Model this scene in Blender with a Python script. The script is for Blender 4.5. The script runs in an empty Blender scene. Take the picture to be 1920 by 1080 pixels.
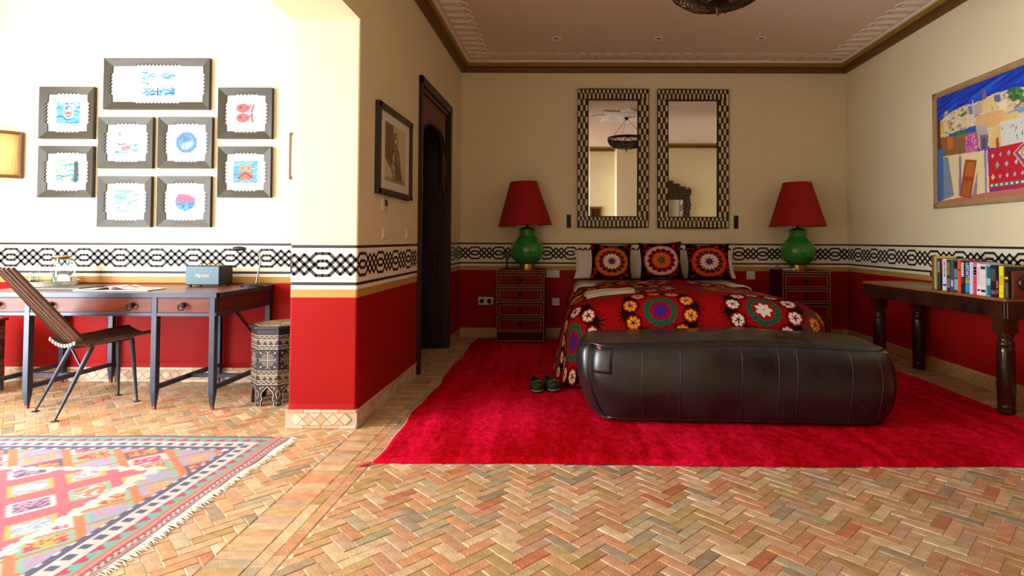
import bpy, math, random
import numpy as np
from mathutils import Vector, Matrix, noise

random.seed(7)
rng = np.random.default_rng(7)
SC = bpy.context.scene
COL = SC.collection
PI = math.pi

# ------------------------------------------------------------------ camera
F_PX, CX, CY = 1027.63, 1064.28, 425.29
CAM_M = ((0.99997922, 0.00379891, 0.00520913),
         (-0.00367328, 0.99970719, -0.02391736),
         (-0.00529846, 0.02389772, 0.99970037))        # rows right/up/forward over (X, Z, Y)
CAM_H = 1.19
cam_d = bpy.data.cameras.new('camera')
cam = bpy.data.objects.new('camera', cam_d)
COL.objects.link(cam)
cam_d.sensor_width = 36.0
cam_d.lens = F_PX / 1920 * 36
cam_d.shift_x = (960 - CX) / 1920
cam_d.shift_y = (CY - 540) / 1920
cam_d.clip_start = 0.05
_r, _u, _f = [Vector((m[0], m[2], m[1])) for m in CAM_M]
_rot = Matrix((_r, _u, -_f)).transposed()
cam.matrix_world = Matrix.Translation((0, 0, CAM_H)) @ _rot.to_4x4()
SC.camera = cam

# ------------------------------------------------------------------ world, daylight, exposure
world = bpy.data.worlds.new('world')
SC.world = world
world.use_nodes = True
world.node_tree.nodes['Background'].inputs[0].default_value = (0.80, 0.90, 1.0, 1)
world.node_tree.nodes['Background'].inputs[1].default_value = 0.25


def window_light(name, loc, size, rot, watts, col):
    d = bpy.data.lights.new(name, 'AREA')
    d.shape = 'RECTANGLE'
    d.size, d.size_y = size
    d.energy = watts
    d.color = col
    o = bpy.data.objects.new(name, d)
    o.location = loc
    o.rotation_euler = rot
    COL.objects.link(o)


# daylight entering through the study's side window, its rear window and the rear doorway
window_light('daylight_side_window', (-5.45, 1.75, 1.32), (3.0, 2.5), (0, -PI / 2, 0), 950, (0.92, 0.97, 1.0))
window_light('daylight_rear_window', (-3.5, -1.15, 1.45), (2.8, 2.3), (PI / 2, 0, 0), 70, (1.0, 0.98, 0.94))
window_light('daylight_rear_door', (-0.45, -1.15, 1.4), (1.6, 2.4), (PI / 2, 0, 0), 10, (1.0, 0.97, 0.9))

SC.view_settings.view_transform = 'Standard'
SC.view_settings.look = 'None'
SC.view_settings.exposure = -0.62
SC.view_settings.gamma = 1.0
SC.view_settings.use_curve_mapping = False
SC.cycles.use_denoising = True
SC.cycles.max_bounces = 8
SC.cycles.diffuse_bounces = 5
SC.cycles.transparent_max_bounces = 12
SC.cycles.sample_clamp_indirect = 8.0
SC.cycles.caustics_refractive = False


# ------------------------------------------------------------------ colour and material helpers
def lin(c):
    return tuple(((x / 255) / 12.92 if x / 255 <= 0.04045 else ((x / 255 + 0.055) / 1.055) ** 2.4) for x in c)


def M(name, rgb, rough=0.5, metal=0.0, var=0.0, vscale=6.0, stretch=(1, 1, 1), rgb2=None, bump=0.0, bscale=80.0,
      bstretch=None, attr=None, spec=0.5, sheen=0.0, trans=0.0, rvar=0.0, coat=0.0, ior=1.45, subsurf=0.0):
    m = bpy.data.materials.new(name)
    m.use_nodes = True
    nt = m.node_tree
    N, L = nt.nodes, nt.links
    p = N['Principled BSDF']
    c = lin(rgb)
    p.inputs['Base Color'].default_value = (*c, 1)
    p.inputs['Roughness'].default_value = rough
    p.inputs['Metallic'].default_value = metal
    p.inputs['Specular IOR Level'].default_value = spec
    p.inputs['IOR'].default_value = ior
    if sheen:
        p.inputs['Sheen Weight'].default_value = sheen
        p.inputs['Sheen Roughness'].default_value = 0.4
    if trans:
        p.inputs['Transmission Weight'].default_value = trans
    if coat:
        p.inputs['Coat Weight'].default_value = coat
        p.inputs['Coat Roughness'].default_value = 0.15
    tc = N.new('ShaderNodeTexCoord')

    def tex(scale, st, detail=4.0):
        mp = N.new('ShaderNodeMapping')
        mp.inputs['Scale'].default_value = st
        L.new(tc.outputs['Object'], mp.inputs['Vector'])
        t = N.new('ShaderNodeTexNoise')
        t.inputs['Scale'].default_value = scale
        t.inputs['Detail'].default_value = detail
        L.new(mp.outputs['Vector'], t.inputs['Vector'])
        return t
    base = None
    if attr == 'Col':
        a = N.new('ShaderNodeAttribute')
        a.attribute_name = 'Col'
        base = a.outputs['Color']
    elif attr == 'object':
        a = N.new('ShaderNodeObjectInfo')
        base = a.outputs['Color']
    if var or rgb2:
        t = tex(vscale, stretch)
        r = N.new('ShaderNodeMapRange')
        r.inputs['From Min'].default_value = 0.32
        r.inputs['From Max'].default_value = 0.68
        L.new(t.outputs['Fac'], r.inputs['Value'])
        mx = N.new('ShaderNodeMix')
        mx.data_type = 'RGBA'
        L.new(r.outputs['Result'], mx.inputs['Factor'])
        if base is not None:
            hs = N.new('ShaderNodeMix')
            hs.data_type = 'RGBA'
            hs.blend_type = 'MULTIPLY'
            hs.inputs['Factor'].default_value = 1.0
            L.new(base, hs.inputs['A'])
            mx.inputs['A'].default_value = (1 - var, 1 - var, 1 - var, 1)
            mx.inputs['B'].default_value = (1 + var * .6, 1 + var * .6, 1 + var * .6, 1)
            L.new(mx.outputs['Result'], hs.inputs['B'])
            base = hs.outputs['Result']
        else:
            mx.inputs['A'].default_value = (*c, 1)
            if rgb2:
                mx.inputs['B'].default_value = (*lin(rgb2), 1)
            else:
                mx.inputs['B'].default_value = (*[x * (1 - var) for x in c], 1)
            base = mx.outputs['Result']
    if base is not None:
        L.new(base, p.inputs['Base Color'])
    if rvar:
        t = tex(5.0, (1, 1, 1), 6.0)
        r = N.new('ShaderNodeMapRange')
        r.inputs['From Min'].default_value = 0.35
        r.inputs['From Max'].default_value = 0.65
        r.inputs['To Min'].default_value = max(0.05, rough - rvar)
        r.inputs['To Max'].default_value = min(1, rough + rvar)
        L.new(t.outputs['Fac'], r.inputs['Value'])
        L.new(r.outputs['Result'], p.inputs['Roughness'])
    if bump:
        t = tex(bscale, bstretch or (1, 1, 1), 6.0)
        b = N.new('ShaderNodeBump')
        b.inputs['Strength'].default_value = bump
        b.inputs['Distance'].default_value = 0.01
        L.new(t.outputs['Fac'], b.inputs['Height'])
        L.new(b.outputs['Normal'], p.inputs['Normal'])
    return m


# ------------------------------------------------------------------ mesh helpers
class MB:
    def __init__(s):
        s.v, s.f, s.m = [], [], []

    def add(s, vs, fs, mi=0):
        n = len(s.v)
        s.v += [tuple(v) for v in vs]
        for f in fs:
            s.f.append(tuple(i + n for i in f))
            s.m.append(mi)
        return s

    def box(s, a, b, mi=0):
        (x0, y0, z0), (x1, y1, z1) = a, b
        vs = [(x, y, z) for z in (z0, z1) for y in (y0, y1) for x in (x0, x1)]
        return s.add(vs, [(0, 2, 3, 1), (4, 5, 7, 6), (0, 1, 5, 4), (2, 6, 7, 3), (0, 4, 6, 2), (1, 3, 7, 5)], mi)

    def prism(s, pts, f0, f1, mi=0, side=None):
        """pts: list of 2-D points (counter-clockwise seen from the f1 side); f0/f1 map (a, b) to 3-D"""
        n = len(pts)
        vs = [f0(*p) for p in pts] + [f1(*p) for p in pts]
        s.add(vs, [tuple(range(n - 1, -1, -1)), tuple(range(n, 2 * n))], mi)
        k = len(s.v) - 2 * n
        for i in range(n):
            j = (i + 1) % n
            s.f.append((k + i, k + j, k + n + j, k + n + i))
            s.m.append(mi if side is None else side)
        return s

    def tube(s, path, r, n=8, closed=False, mi=0, caps=True, flat=1.0):
        P = [Vector(p) for p in path]
        R = r if isinstance(r, (list, tuple)) else [r] * len(P)
        N_ = len(P)
        rings = []
        prev = None
        for i, p in enumerate(P):
            if closed:
                t = P[(i + 1) % N_] - P[i - 1]
            else:
                t = P[min(i + 1, N_ - 1)] - P[max(i - 1, 0)]
            t = t.normalized() if t.length > 1e-9 else Vector((0, 0, 1))
            if prev is None:
                a = Vector((0, 0, 1)) if abs(t.z) < .9 else Vector((1, 0, 0))
                u = t.cross(a).normalized()
            else:
                u = (prev - t * prev.dot(t))
                u = u.normalized() if u.length > 1e-6 else t.orthogonal().normalized()
            prev = u
            w = t.cross(u)
            rings.append([p + u * (math.cos(2 * PI * k / n) * R[i]) + w * (math.sin(2 * PI * k / n) * R[i] * flat) for k in range(n)])
        vs = [v for g in rings for v in g]
        fs = []
        for i in range(N_ if closed else N_ - 1):
            a, b = i * n, ((i + 1) % N_) * n
            for k in range(n):
                fs.append((a + k, a + (k + 1) % n, b + (k + 1) % n, b + k))
        if caps and not closed:
            fs.append(tuple(range(n - 1, -1, -1)))
            fs.append(tuple((N_ - 1) * n + k for k in range(n)))
        return s.add(vs, fs, mi)

    def lathe(s, prof, n=32, c=(0, 0, 0), mi=0, closed=False):
        vs, fs = [], []
        m = len(prof)
        for r, z in prof:
            for k in range(n):
                a = 2 * PI * k / n
                vs.append((c[0] + r * math.cos(a), c[1] + r * math.sin(a), c[2] + z))
        for i in range(m if closed else m - 1):
            j = (i + 1) % m
            for k in range(n):
                fs.append((i * n + k, i * n + (k + 1) % n, j * n + (k + 1) % n, j * n + k))
        if not closed:
            if prof[0][0] > 1e-6:
                fs.append(tuple(range(n - 1, -1, -1)))
            if prof[-1][0] > 1e-6:
                fs.append(tuple((m - 1) * n + k for k in range(n)))
        return s.add(vs, fs, mi)

    def bar(s, p, q, w, h, up=(0, 0, 1), mi=0, w2=None, h2=None):
        p, q, up = Vector(p), Vector(q), Vector(up)
        t = (q - p).normalized()
        x = t.cross(up).normalized()
        y = x.cross(t)
        w2, h2 = w2 or w, h2 or h
        vs = []
        for c, a, b in ((p, w, h), (q, w2, h2)):
            vs += [c - x * a / 2 - y * b / 2, c + x * a / 2 - y * b / 2, c + x * a / 2 + y * b / 2, c - x * a / 2 + y * b / 2]
        return s.add(vs, [(3, 2, 1, 0), (4, 5, 6, 7), (0, 1, 5, 4), (1, 2, 6, 5), (2, 3, 7, 6), (3, 0, 4, 7)], mi)

    def ball(s, c, r, n=8, m=6, sc=(1, 1, 1), mi=0):
        vs, fs = [], []
        for i in range(m + 1):
            t = PI * i / m
            for k in range(n):
                a = 2 * PI * k / n
                vs.append((c[0] + r * sc[0] * math.sin(t) * math.cos(a), c[1] + r * sc[1] * math.sin(t) * math.sin(a), c[2] + r * sc[2] * math.cos(t)))
        for i in range(m):
            for k in range(n):
                fs.append((i * n + k, (i + 1) * n + k, (i + 1) * n + (k + 1) % n, i * n + (k + 1) % n))
        return s.add(vs, fs, mi)


def mesh_of(name, mb, mats, smooth=None):
    me = bpy.data.meshes.new(name)
    me.from_pydata(mb.v, [], mb.f)
    for m in (mats if isinstance(mats, (list, tuple)) else [mats]):
        me.materials.append(m)
    me.polygons.foreach_set('material_index', mb.m)
    me.validate()
    bm_fix(me)
    if smooth:
        me.polygons.foreach_set('use_smooth', [True] * len(me.polygons))
        try:
            me.set_sharp_from_angle(angle=math.radians(smooth))
        except Exception:
            pass
    me.update()
    return me


def bm_fix(me):
    import bmesh
    bm = bmesh.new()
    bm.from_mesh(me)
    bmesh.ops.remove_doubles(bm, verts=bm.verts, dist=1e-6)
    bmesh.ops.recalc_face_normals(bm, faces=bm.faces)
    bm.to_mesh(me)
    bm.free()


def wloc(o):
    v = Vector((0, 0, 0))
    while o is not None:
        v += o.location
        o = o.parent
    return v


def link(name, me, parent=None, loc=None, kind=None, label=None):
    o = bpy.data.objects.new(name, me)
    COL.objects.link(o)
    if parent is not None:
        o.parent = parent
    if loc is not None:
        o.location = loc
    if kind:
        o['kind'] = kind
    if label:
        o['label'] = label
    return o


def obj(name, mb, mats, parent=None, smooth=None, bevel=0.0, kind=None, label=None, local=False, loc=None):
    """one mesh object; coordinates are world ones unless local (an unrotated parent chain is subtracted)"""
    if not local:
        base = wloc(parent) if parent is not None else (Vector(loc) if loc is not None else Vector((0, 0, 0)))
        if base.length > 0:
            mb.v = [(x - base.x, y - base.y, z - base.z) for x, y, z in mb.v]
    o = link(name, mesh_of(name, mb, mats, smooth), parent, None if parent is not None and not local else loc, kind, label)
    if bevel:
        b = o.modifiers.new('bevel', 'BEVEL')
        b.width = bevel
        b.segments = 2
        b.limit_method = 'ANGLE'
        b.angle_limit = math.radians(40)
    return o


def thing(name, label, cat, loc=(0, 0, 0), rz=0.0, group=None):
    o = bpy.data.objects.new(name, None)
    o.empty_display_size = 0.1
    COL.objects.link(o)
    o.location = loc
    o.rotation_euler = (0, 0, rz)
    return tag(o, label, cat, group)


def tag(o, label, cat, group=None):
    o['label'] = label
    o['category'] = cat
    if group:
        o['group'] = group
    return o


def copy_tree(root, loc, rz=0.0, label=None, group=None):
    kids = {}
    for o in list(COL.objects):
        if o.parent is not None:
            kids.setdefault(o.parent.name, []).append(o)
    r = root.copy()
    COL.objects.link(r)
    r.location = loc
    r.rotation_euler = (0, 0, rz)
    if label:
        r['label'] = label
    if group:
        r['group'] = group

    def rec(src, dst):
        for ch in kids.get(src.name, []):
            c = ch.copy()
            COL.objects.link(c)
            c.parent = dst
            rec(ch, c)
    rec(root, r)
    return r


def clip(poly, a, b, c):
    """keep the part of a polygon with a*x + b*y <= c"""
    out = []
    for i in range(len(poly)):
        p, q = poly[i], poly[(i + 1) % len(poly)]
        dp, dq = a * p[0] + b * p[1] - c, a * q[0] + b * q[1] - c
        if dp <= 0:
            out.append(p)
        if (dp < 0 < dq) or (dq < 0 < dp):
            t = dp / (dp - dq)
            out.append((p[0] + (q[0] - p[0]) * t, p[1] + (q[1] - p[1]) * t))
    return out


# ------------------------------------------------------------------ painted / woven / embroidered colour on fine meshes
class Canvas:
    """a small grid of vertex colours, addressed in metres"""

    def __init__(s, w, h, res, base):
        s.w, s.h = w, h
        s.nx, s.ny = int(round(w / res)) + 1, int(round(h / res)) + 1
        s.x, s.y = np.linspace(0, w, s.nx), np.linspace(0, h, s.ny)
        s.a = np.empty((s.ny, s.nx, 3))
        s.a[:] = lin(base)

    def win(s, x0, x1, y0, y1):
        i0, i1 = np.searchsorted(s.x, [x0, x1])
        j0, j1 = np.searchsorted(s.y, [y0, y1])
        return slice(j0, j1), slice(i0, i1)

    def put(s, x0, x1, y0, y1, test, c):
        J, I = s.win(x0, x1, y0, y1)
        if J.start >= J.stop or I.start >= I.stop:
            return
        X, Y = np.meshgrid(s.x[I], s.y[J])
        s.a[J, I][test(X, Y)] = lin(c)

    def ell(s, cx, cy, rx, ry, c, rot=0.0, hole=0.0):
        R = max(rx, ry)
        co, si = math.cos(rot), math.sin(rot)

        def t(X, Y):
            u, v = (X - cx) * co + (Y - cy) * si, -(X - cx) * si + (Y - cy) * co
            d = (u / rx) ** 2 + (v / ry) ** 2
            return (d <= 1) & (d >= hole * hole)
        s.put(cx - R, cx + R, cy - R, cy + R, t, c)

    def rect(s, x0, y0, x1, y1, c):
        s.put(x0, x1, y0, y1, lambda X, Y: X == X, c)

    def poly(s, pts, c):
        xs, ys = [p[0] for p in pts], [p[1] for p in pts]

        def t(X, Y):
            ins = np.zeros(X.shape, bool)
            n = len(pts)
            for i in range(n):
                (x0, y0), (x1, y1) = pts[i], pts[(i + 1) % n]
                if y0 == y1:
                    continue
                cr = ((y0 > Y) != (y1 > Y)) & (X < (x1 - x0) * (Y - y0) / (y1 - y0) + x0)
                ins ^= cr
            return ins
        s.put(min(xs), max(xs), min(ys), max(ys), t, c)

    def line(s, pts, wd, c, taper=False):
        for k in range(len(pts) - 1):
            (x0, y0), (x1, y1) = pts[k], pts[k + 1]
            w0 = wd * (1 - k / (len(pts) - 1)) if taper else wd
            w1 = wd * (1 - (k + 1) / (len(pts) - 1)) if taper else wd
            L2 = (x1 - x0) ** 2 + (y1 - y0) ** 2 + 1e-12

            def t(X, Y):
                q = np.clip(((X - x0) * (x1 - x0) + (Y - y0) * (y1 - y0)) / L2, 0, 1)
                return np.hypot(X - x0 - q * (x1 - x0), Y - y0 - q * (y1 - y0)) <= (w0 + (w1 - w0) * q) / 2
            s.put(min(x0, x1) - wd, max(x0, x1) + wd, min(y0, y1) - wd, max(y0, y1) + wd, t, c)

    def speckle(s, amt, n=None):
        g = rng.normal(0, amt, (s.ny, s.nx, 1))
        s.a = np.clip(s.a * (1 + g), 0, 1)


def grid_mesh(name, pos, col, mat, smooth=True, mask=None):
    """pos (ny, nx, 3), col (ny, nx, 3): a quad grid with a point colour attribute"""
    ny, nx = pos.shape[:2]
    idx = np.arange(ny * nx).reshape(ny, nx)
    q = np.stack([idx[:-1, :-1], idx[:-1, 1:], idx[1:, 1:], idx[1:, :-1]], -1).reshape(-1, 4)
    if mask is not None:
        q = q[mask.reshape(-1)]
    me = bpy.data.meshes.new(name)
    me.vertices.add(ny * nx)
    me.vertices.foreach_set('co', pos.reshape(-1).astype(np.float32))
    me.loops.add(q.size)
    me.loops.foreach_set('vertex_index', q.reshape(-1).astype(np.int32))
    me.polygons.add(len(q))
    me.polygons.foreach_set('loop_start', (np.arange(len(q)) * 4).astype(np.int32))
    me.polygons.foreach_set('loop_total', np.full(len(q), 4, np.int32))
    if smooth:
        me.polygons.foreach_set('use_smooth', np.ones(len(q), bool))
    me.update(calc_edges=True)
    if col is not None:
        a = me.color_attributes.new('Col', 'FLOAT_COLOR', 'POINT')
        a.data.foreach_set('color', np.concatenate([col.reshape(-1, 3), np.ones((ny * nx, 1))], 1).reshape(-1).astype(np.float32))
    me.materials.append(mat)
    return me


def flat_canvas(name, cv, org, ux, uy, mat, parent=None, label=None):
    """a canvas laid flat: org + x*ux + y*uy"""
    org, ux, uy = np.array(org, float), np.array(ux, float), np.array(uy, float)
    if parent is not None:
        org = org - np.array(wloc(parent))
    X, Y = np.meshgrid(cv.x, cv.y)
    pos = org + X[..., None] * ux + Y[..., None] * uy
    return link(name, grid_mesh(name, pos, cv.a, mat, False), parent, None, None, label)


# ------------------------------------------------------------------ materials
m_cream = M('cream_plaster', (231, 218, 181), 0.75, var=0.06, vscale=1.5, bump=0.05, bscale=40)
m_red = M('red_dado_paint', (158, 21, 19), 0.5, var=0.10, vscale=2.0, bump=0.04, bscale=40, spec=0.1)
m_gold = M('ochre_band_paint', (186, 142, 70), 0.6, var=0.06)
m_white_band = M('off_white_band_paint', (236, 226, 200), 0.7, var=0.03)
m_black_line = M('charcoal_line_paint', (42, 40, 42), 0.6)
m_ceiling = M('ceiling_plaster', (226, 206, 188), 0.85, var=0.04, vscale=1.0)
m_plaster = M('white_plaster_relief', (238, 226, 212), 0.8)
m_cornice = M('brown_cornice_paint', (104, 68, 18), 0.45, var=0.15, vscale=3, stretch=(1, 1, 1))
m_cornice_hi = M('cornice_ledge_highlight', (142, 108, 36), 0.5)  # highlight on the cornice ledge, put into the colour
m_grout = M('floor_grout', (228, 216, 202), 0.8, var=0.12, vscale=30)
m_brick = M('terracotta_brick_single', (200, 160, 120), 0.38, attr='object', var=0.2, vscale=20, bump=0.25, bscale=90, rvar=0.12)
m_brick_field = M('terracotta_brick_field', (200, 160, 120), 0.38, attr='Col', var=0.2, vscale=20, bump=0.25, bscale=90, rvar=0.12)
m_skirt_tile = M('baseboard_tile', (205, 165, 120), 0.4, attr='object', var=0.12, vscale=40, bump=0.1, bscale=90)
m_skirt_field = M('baseboard_tile_field', (196, 152, 100), 0.45, var=0.2, vscale=30, bump=0.1, bscale=90)
m_skirt_grout = M('baseboard_grout', (188, 168, 142), 0.8)
m_darkwood = M('dark_door_wood', (52, 27, 12), 0.45, var=0.4, vscale=5, stretch=(6, 6, 0.6), bump=0.1, bscale=30, bstretch=(5, 5, .5))
m_doorpanel = M('brown_spandrel_wood', (112, 60, 20), 0.5, var=0.35, vscale=5, stretch=(3, 3, 1), bump=0.1)
m_doorleaf = M('blackened_door_wood', (34, 16, 10), 0.5, var=0.4, vscale=5, stretch=(6, 6, 0.6))
m_glass = M('window_glass', (250, 255, 252), 0.02)
_nt = m_glass.node_tree
_tr = _nt.nodes.new('ShaderNodeBsdfTransparent')
_gl = _nt.nodes.new('ShaderNodeBsdfGlossy')
_gl.inputs['Roughness'].default_value = 0.02
_lw = _nt.nodes.new('ShaderNodeLayerWeight')
_lw.inputs['Blend'].default_value = 0.5
_pw = _nt.nodes.new('ShaderNodeMath')
_pw.operation = 'POWER'
_pw.inputs[1].default_value = 4.0
_fr = _nt.nodes.new('ShaderNodeMath')
_fr.operation = 'MULTIPLY_ADD'
_fr.inputs[1].default_value = 0.3
_fr.inputs[2].default_value = 0.004
_nt.links.new(_lw.outputs['Facing'], _pw.inputs[0])
_nt.links.new(_pw.outputs[0], _fr.inputs[0])
_mx = _nt.nodes.new('ShaderNodeMixShader')
_nt.links.new(_fr.outputs[0], _mx.inputs[0])
_nt.links.new(_tr.outputs[0], _mx.inputs[1])
_nt.links.new(_gl.outputs[0], _mx.inputs[2])
_nt.links.new(_mx.outputs[0], _nt.nodes['Material Output'].inputs['Surface'])
m_winframe = M('window_frame_wood', (96, 62, 30), 0.5, var=0.2)

# ------------------------------------------------------------------ room shell
XL, XR, YB, YP, YD, XP = -1.349, 3.376, 6.70, 3.47, 4.57, -1.775
ZC, ZTOP = 3.36, 3.48
XW, YR = -5.6, -1.3                     # study side wall, rear wall
YM, YM2, XM, XM2 = 0.74, 0.20, 1.06, 0.45   # rear wall blocks right of the camera
ZBEAM = 2.5955
D1, D2, ZD = 4.847, 6.044, 2.639        # door opening
BANDS = [(0.0, 0.1205, 1, .0), (0.1205, 0.15, 1, .012), (0.15, 0.82, 1, 0), (0.82, 0.8717, 2, 0), (0.8717, 0.8966, 3, 0),
         (0.8966, 0.9166, 4, 0), (0.9166, 1.1326, 3, 0), (1.1326, 1.1516, 4, 0), (1.1516, None, 0, 0)]
WALL_MATS = [m_cream, m_red, m_gold, m_white_band, m_black_line]


def wall_strip(mb, path, ztop, zlo=0.0, nrm=None):
    """a painted wall face along a 2-D path; nrm gives outward normals for the flared lip over the baseboard"""
    for z0, z1, mi, fl in BANDS:
        z1 = ztop if z1 is None else min(z1, ztop)
        z0 = max(z0, zlo)
        if z1 <= z0:
            continue
        n = len(path)
        vs = []
        for i, (x, y) in enumerate(path):
            nx, ny = nrm[i] if nrm else (0, 0)
            vs.append((x + nx * fl, y + ny * fl, z0))
            vs.append((x, y, z1))
        mb.add(vs, [(2 * i, 2 * i + 2, 2 * i + 3, 2 * i + 1) for i in range(n - 1)], mi)


def structure(name, mb, mats, bevel=0.0, smooth=None):
    return obj(name, mb, mats, kind='structure', bevel=bevel, smooth=smooth)


# floor slab carries the grout; the bricks are its children
mb = MB().box((XW - .2, YR - .2, -0.12), (XR + .2, YB + .2, -0.004))
floor = structure('floor', mb, m_grout)

# back wall
mb = MB()
wall_strip(mb, [(XL, YB), (XR, YB)], ZTOP, nrm=[(0, -1)] * 2)
mb.box((XP, YB + .01, 0), (XR + .2, YB + .2, ZTOP))
wall_back = structure('wall_back', mb, WALL_MATS)
# right wall
mb = MB()
wall_strip(mb, [(XR, YB), (XR, YR)], ZTOP, nrm=[(-1, 0)] * 2)
mb.box((XR + .01, YR - .2, 0), (XR + .2, YB + .2, ZTOP))
wall_right = structure('wall_right', mb, WALL_MATS)
# left wall: the stub end (towards the camera), the face with the door, and the beam running back over the opening
mb = MB()
rr = 0.012
arc1 = [(XP + rr - rr * math.cos(a), YP + rr - rr * math.sin(a)) for a in np.linspace(0, PI / 2, 5)]
arc2 = [(XL - rr + rr * math.sin(a), YP + rr - rr * math.cos(a)) for a in np.linspace(0, PI / 2, 5)]
n1 = [(-math.cos(a), -math.sin(a)) for a in np.linspace(0, PI / 2, 5)]
n2 = [(math.sin(a), -math.cos(a)) for a in np.linspace(0, PI / 2, 5)]
wall_strip(mb, [(XP, YD + .05)] + arc1 + arc2 + [(XL, D1)], ZBEAM, nrm=[(-1, 0)] + n1 + n2 + [(1, 0)])
wall_strip(mb, [(XL, D2), (XL, YB)], ZTOP, nrm=[(1, 0)] * 2)
mb.add([(XL, D1, ZBEAM), (XL, D2, ZD), (XL, D2, ZTOP), (XL, D1, ZTOP), (XL, D1, ZD)], [(4, 1, 2, 3)], 0)
mb.add([(XL, YR, ZBEAM), (XL, D1, ZBEAM), (XL, D1, ZTOP), (XL, YR, ZTOP)], [(0, 1, 2, 3)], 0)
mb.add([(XL, D1, ZBEAM), (XL, D1, ZD), (XL, D1, ZTOP)], [(0, 1, 2)], 0)
mb.add([(XP, YR, ZBEAM), (XL, YR, ZBEAM), (XL, YP + rr, ZBEAM), (XP, YP + rr, ZBEAM)], [(0, 1, 2, 3)], 0)
mb.add([(XP, YR, ZBEAM), (XP, YD, ZBEAM), (XP, YD, ZTOP), (XP, YR, ZTOP)], [(0, 1, 2, 3)], 0)
mb.box((XP, D2 + .12, 0), (XL - .01, YB, ZTOP))
mb.box((XP, YP + .03, 0), (XL - .01, D1 - .12, ZTOP))
mb.box((XP, D1 - .12, ZD + .05), (XL - .01, D2 + .12, ZTOP))
wall_left = structure('wall_left', mb, WALL_MATS)
# study wall behind the desk
mb = MB()
wall_strip(mb, [(XW, YD), (XP, YD)], ZTOP, nrm=[(0, -1)] * 2)
mb.box((XW - .2, YD + .01, 0), (XP, YD + .2, ZTOP))
mb.box((XP - .6, YD + .2, 0), (XP - .5, YB, ZTOP))
wall_study = structure('wall_study', mb, WALL_MATS)
# study side wall with its window opening
mb = MB()
W0, W1, WZ0, WZ1 = 0.25, 3.25, 0.06, 2.6
for y0, y1, z0, z1 in ((YR - .2, W0, 0, ZTOP), (W1, YD, 0, ZTOP), (W0, W1, 0, WZ0), (W0, W1, WZ1, ZTOP)):
    mb.box((XW - .2, y0, z0), (XW, y1, z1))
wall_side = structure('wall_study_side', mb, m_cream)
# rear wall with a window and a glazed door opening, and the wall blocks to the right of the camera
mb = MB()
RX0, RX1, DX0, DX1 = -4.9, -2.1, -1.25, 0.35
for x0, x1, z0, z1 in ((XW, RX0, 0, ZTOP), (RX0, RX1, 0, WZ0), (RX0, RX1, WZ1, ZTOP), (RX1, DX0, 0, ZTOP), (DX0, DX1, 2.6, ZTOP), (DX1, XR, 0, ZTOP)):
    mb.box((x0, YR - .2, z0), (x1, YR, z1))
wall_rear = structure('wall_rear', mb, m_cream)
mb = MB()
mb.box((XM, YR, 0), (XR, YM - .005, ZTOP))
mb.box((XM2, YR, 0), (XM, YM2, ZTOP))
wall_strip(mb, [(XM, YM), (XR, YM)], ZTOP, nrm=[(0, 1)] * 2)
wall_entry = structure('wall_entry', mb, WALL_MATS)
# ceiling
mb = MB().box((XW - .2, YR - .2, ZC), (XR + .2, YB + .2, ZTOP + .05))
ceiling = structure('ceiling', mb, m_ceiling)


def window(name, p0, p1, axis, mull):
    """a framed window filling an opening; p0/p1 opposite corners"""
    (x0, y0, z0), (x1, y1, z1) = p0, p1
    fr = MB()
    pane = MB()
    t = .06
    if axis == 'x':
        fr.box((x0, y0, z0), (x1, y0 + t, z1)).box((x0, y1 - t, z0), (x1, y1, z1))
        fr.box((x0, y0, z0), (x1, y1, z0 + t)).box((x0, y0, z1 - t), (x1, y1, z1))
        for k in range(1, mull):
            y = y0 + (y1 - y0) * k / mull
            fr.box((x0, y - .02, z0), (x1, y + .02, z1))
        xm = (x0 + x1) / 2
        pane.box((xm - .003, y0 + t, z0 + t), (xm + .003, y1 - t, z1 - t))
    else:
        fr.box((x0, y0, z0), (x0 + t, y1, z1)).box((x1 - t, y0, z0), (x1, y1, z1))
        fr.box((x0, y0, z0), (x1, y1, z0 + t)).box((x0, y0, z1 - t), (x1, y1, z1))
        for k in range(1, mull):
            x = x0 + (x1 - x0) * k / mull
            fr.box((x - .02, y0, z0), (x + .02, y1, z1))
        ym = (y0 + y1) / 2
        pane.box((x0 + t, ym - .003, z0 + t), (x1 - t, ym + .003, z1 - t))
    w = structure(name, fr, m_winframe)
    obj('pane', pane, m_glass, w)
    return w


window('window_1', (XW - .12, W0, WZ0), (XW - .04, W1, WZ1), 'x', 3)
window('window_2', (RX0, YR - .12, WZ0), (RX1, YR - .04, WZ1), 'y', 3)
window('door_2', (DX0, YR - .12, 0), (DX1, YR - .04, 2.6), 'y', 2)


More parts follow.
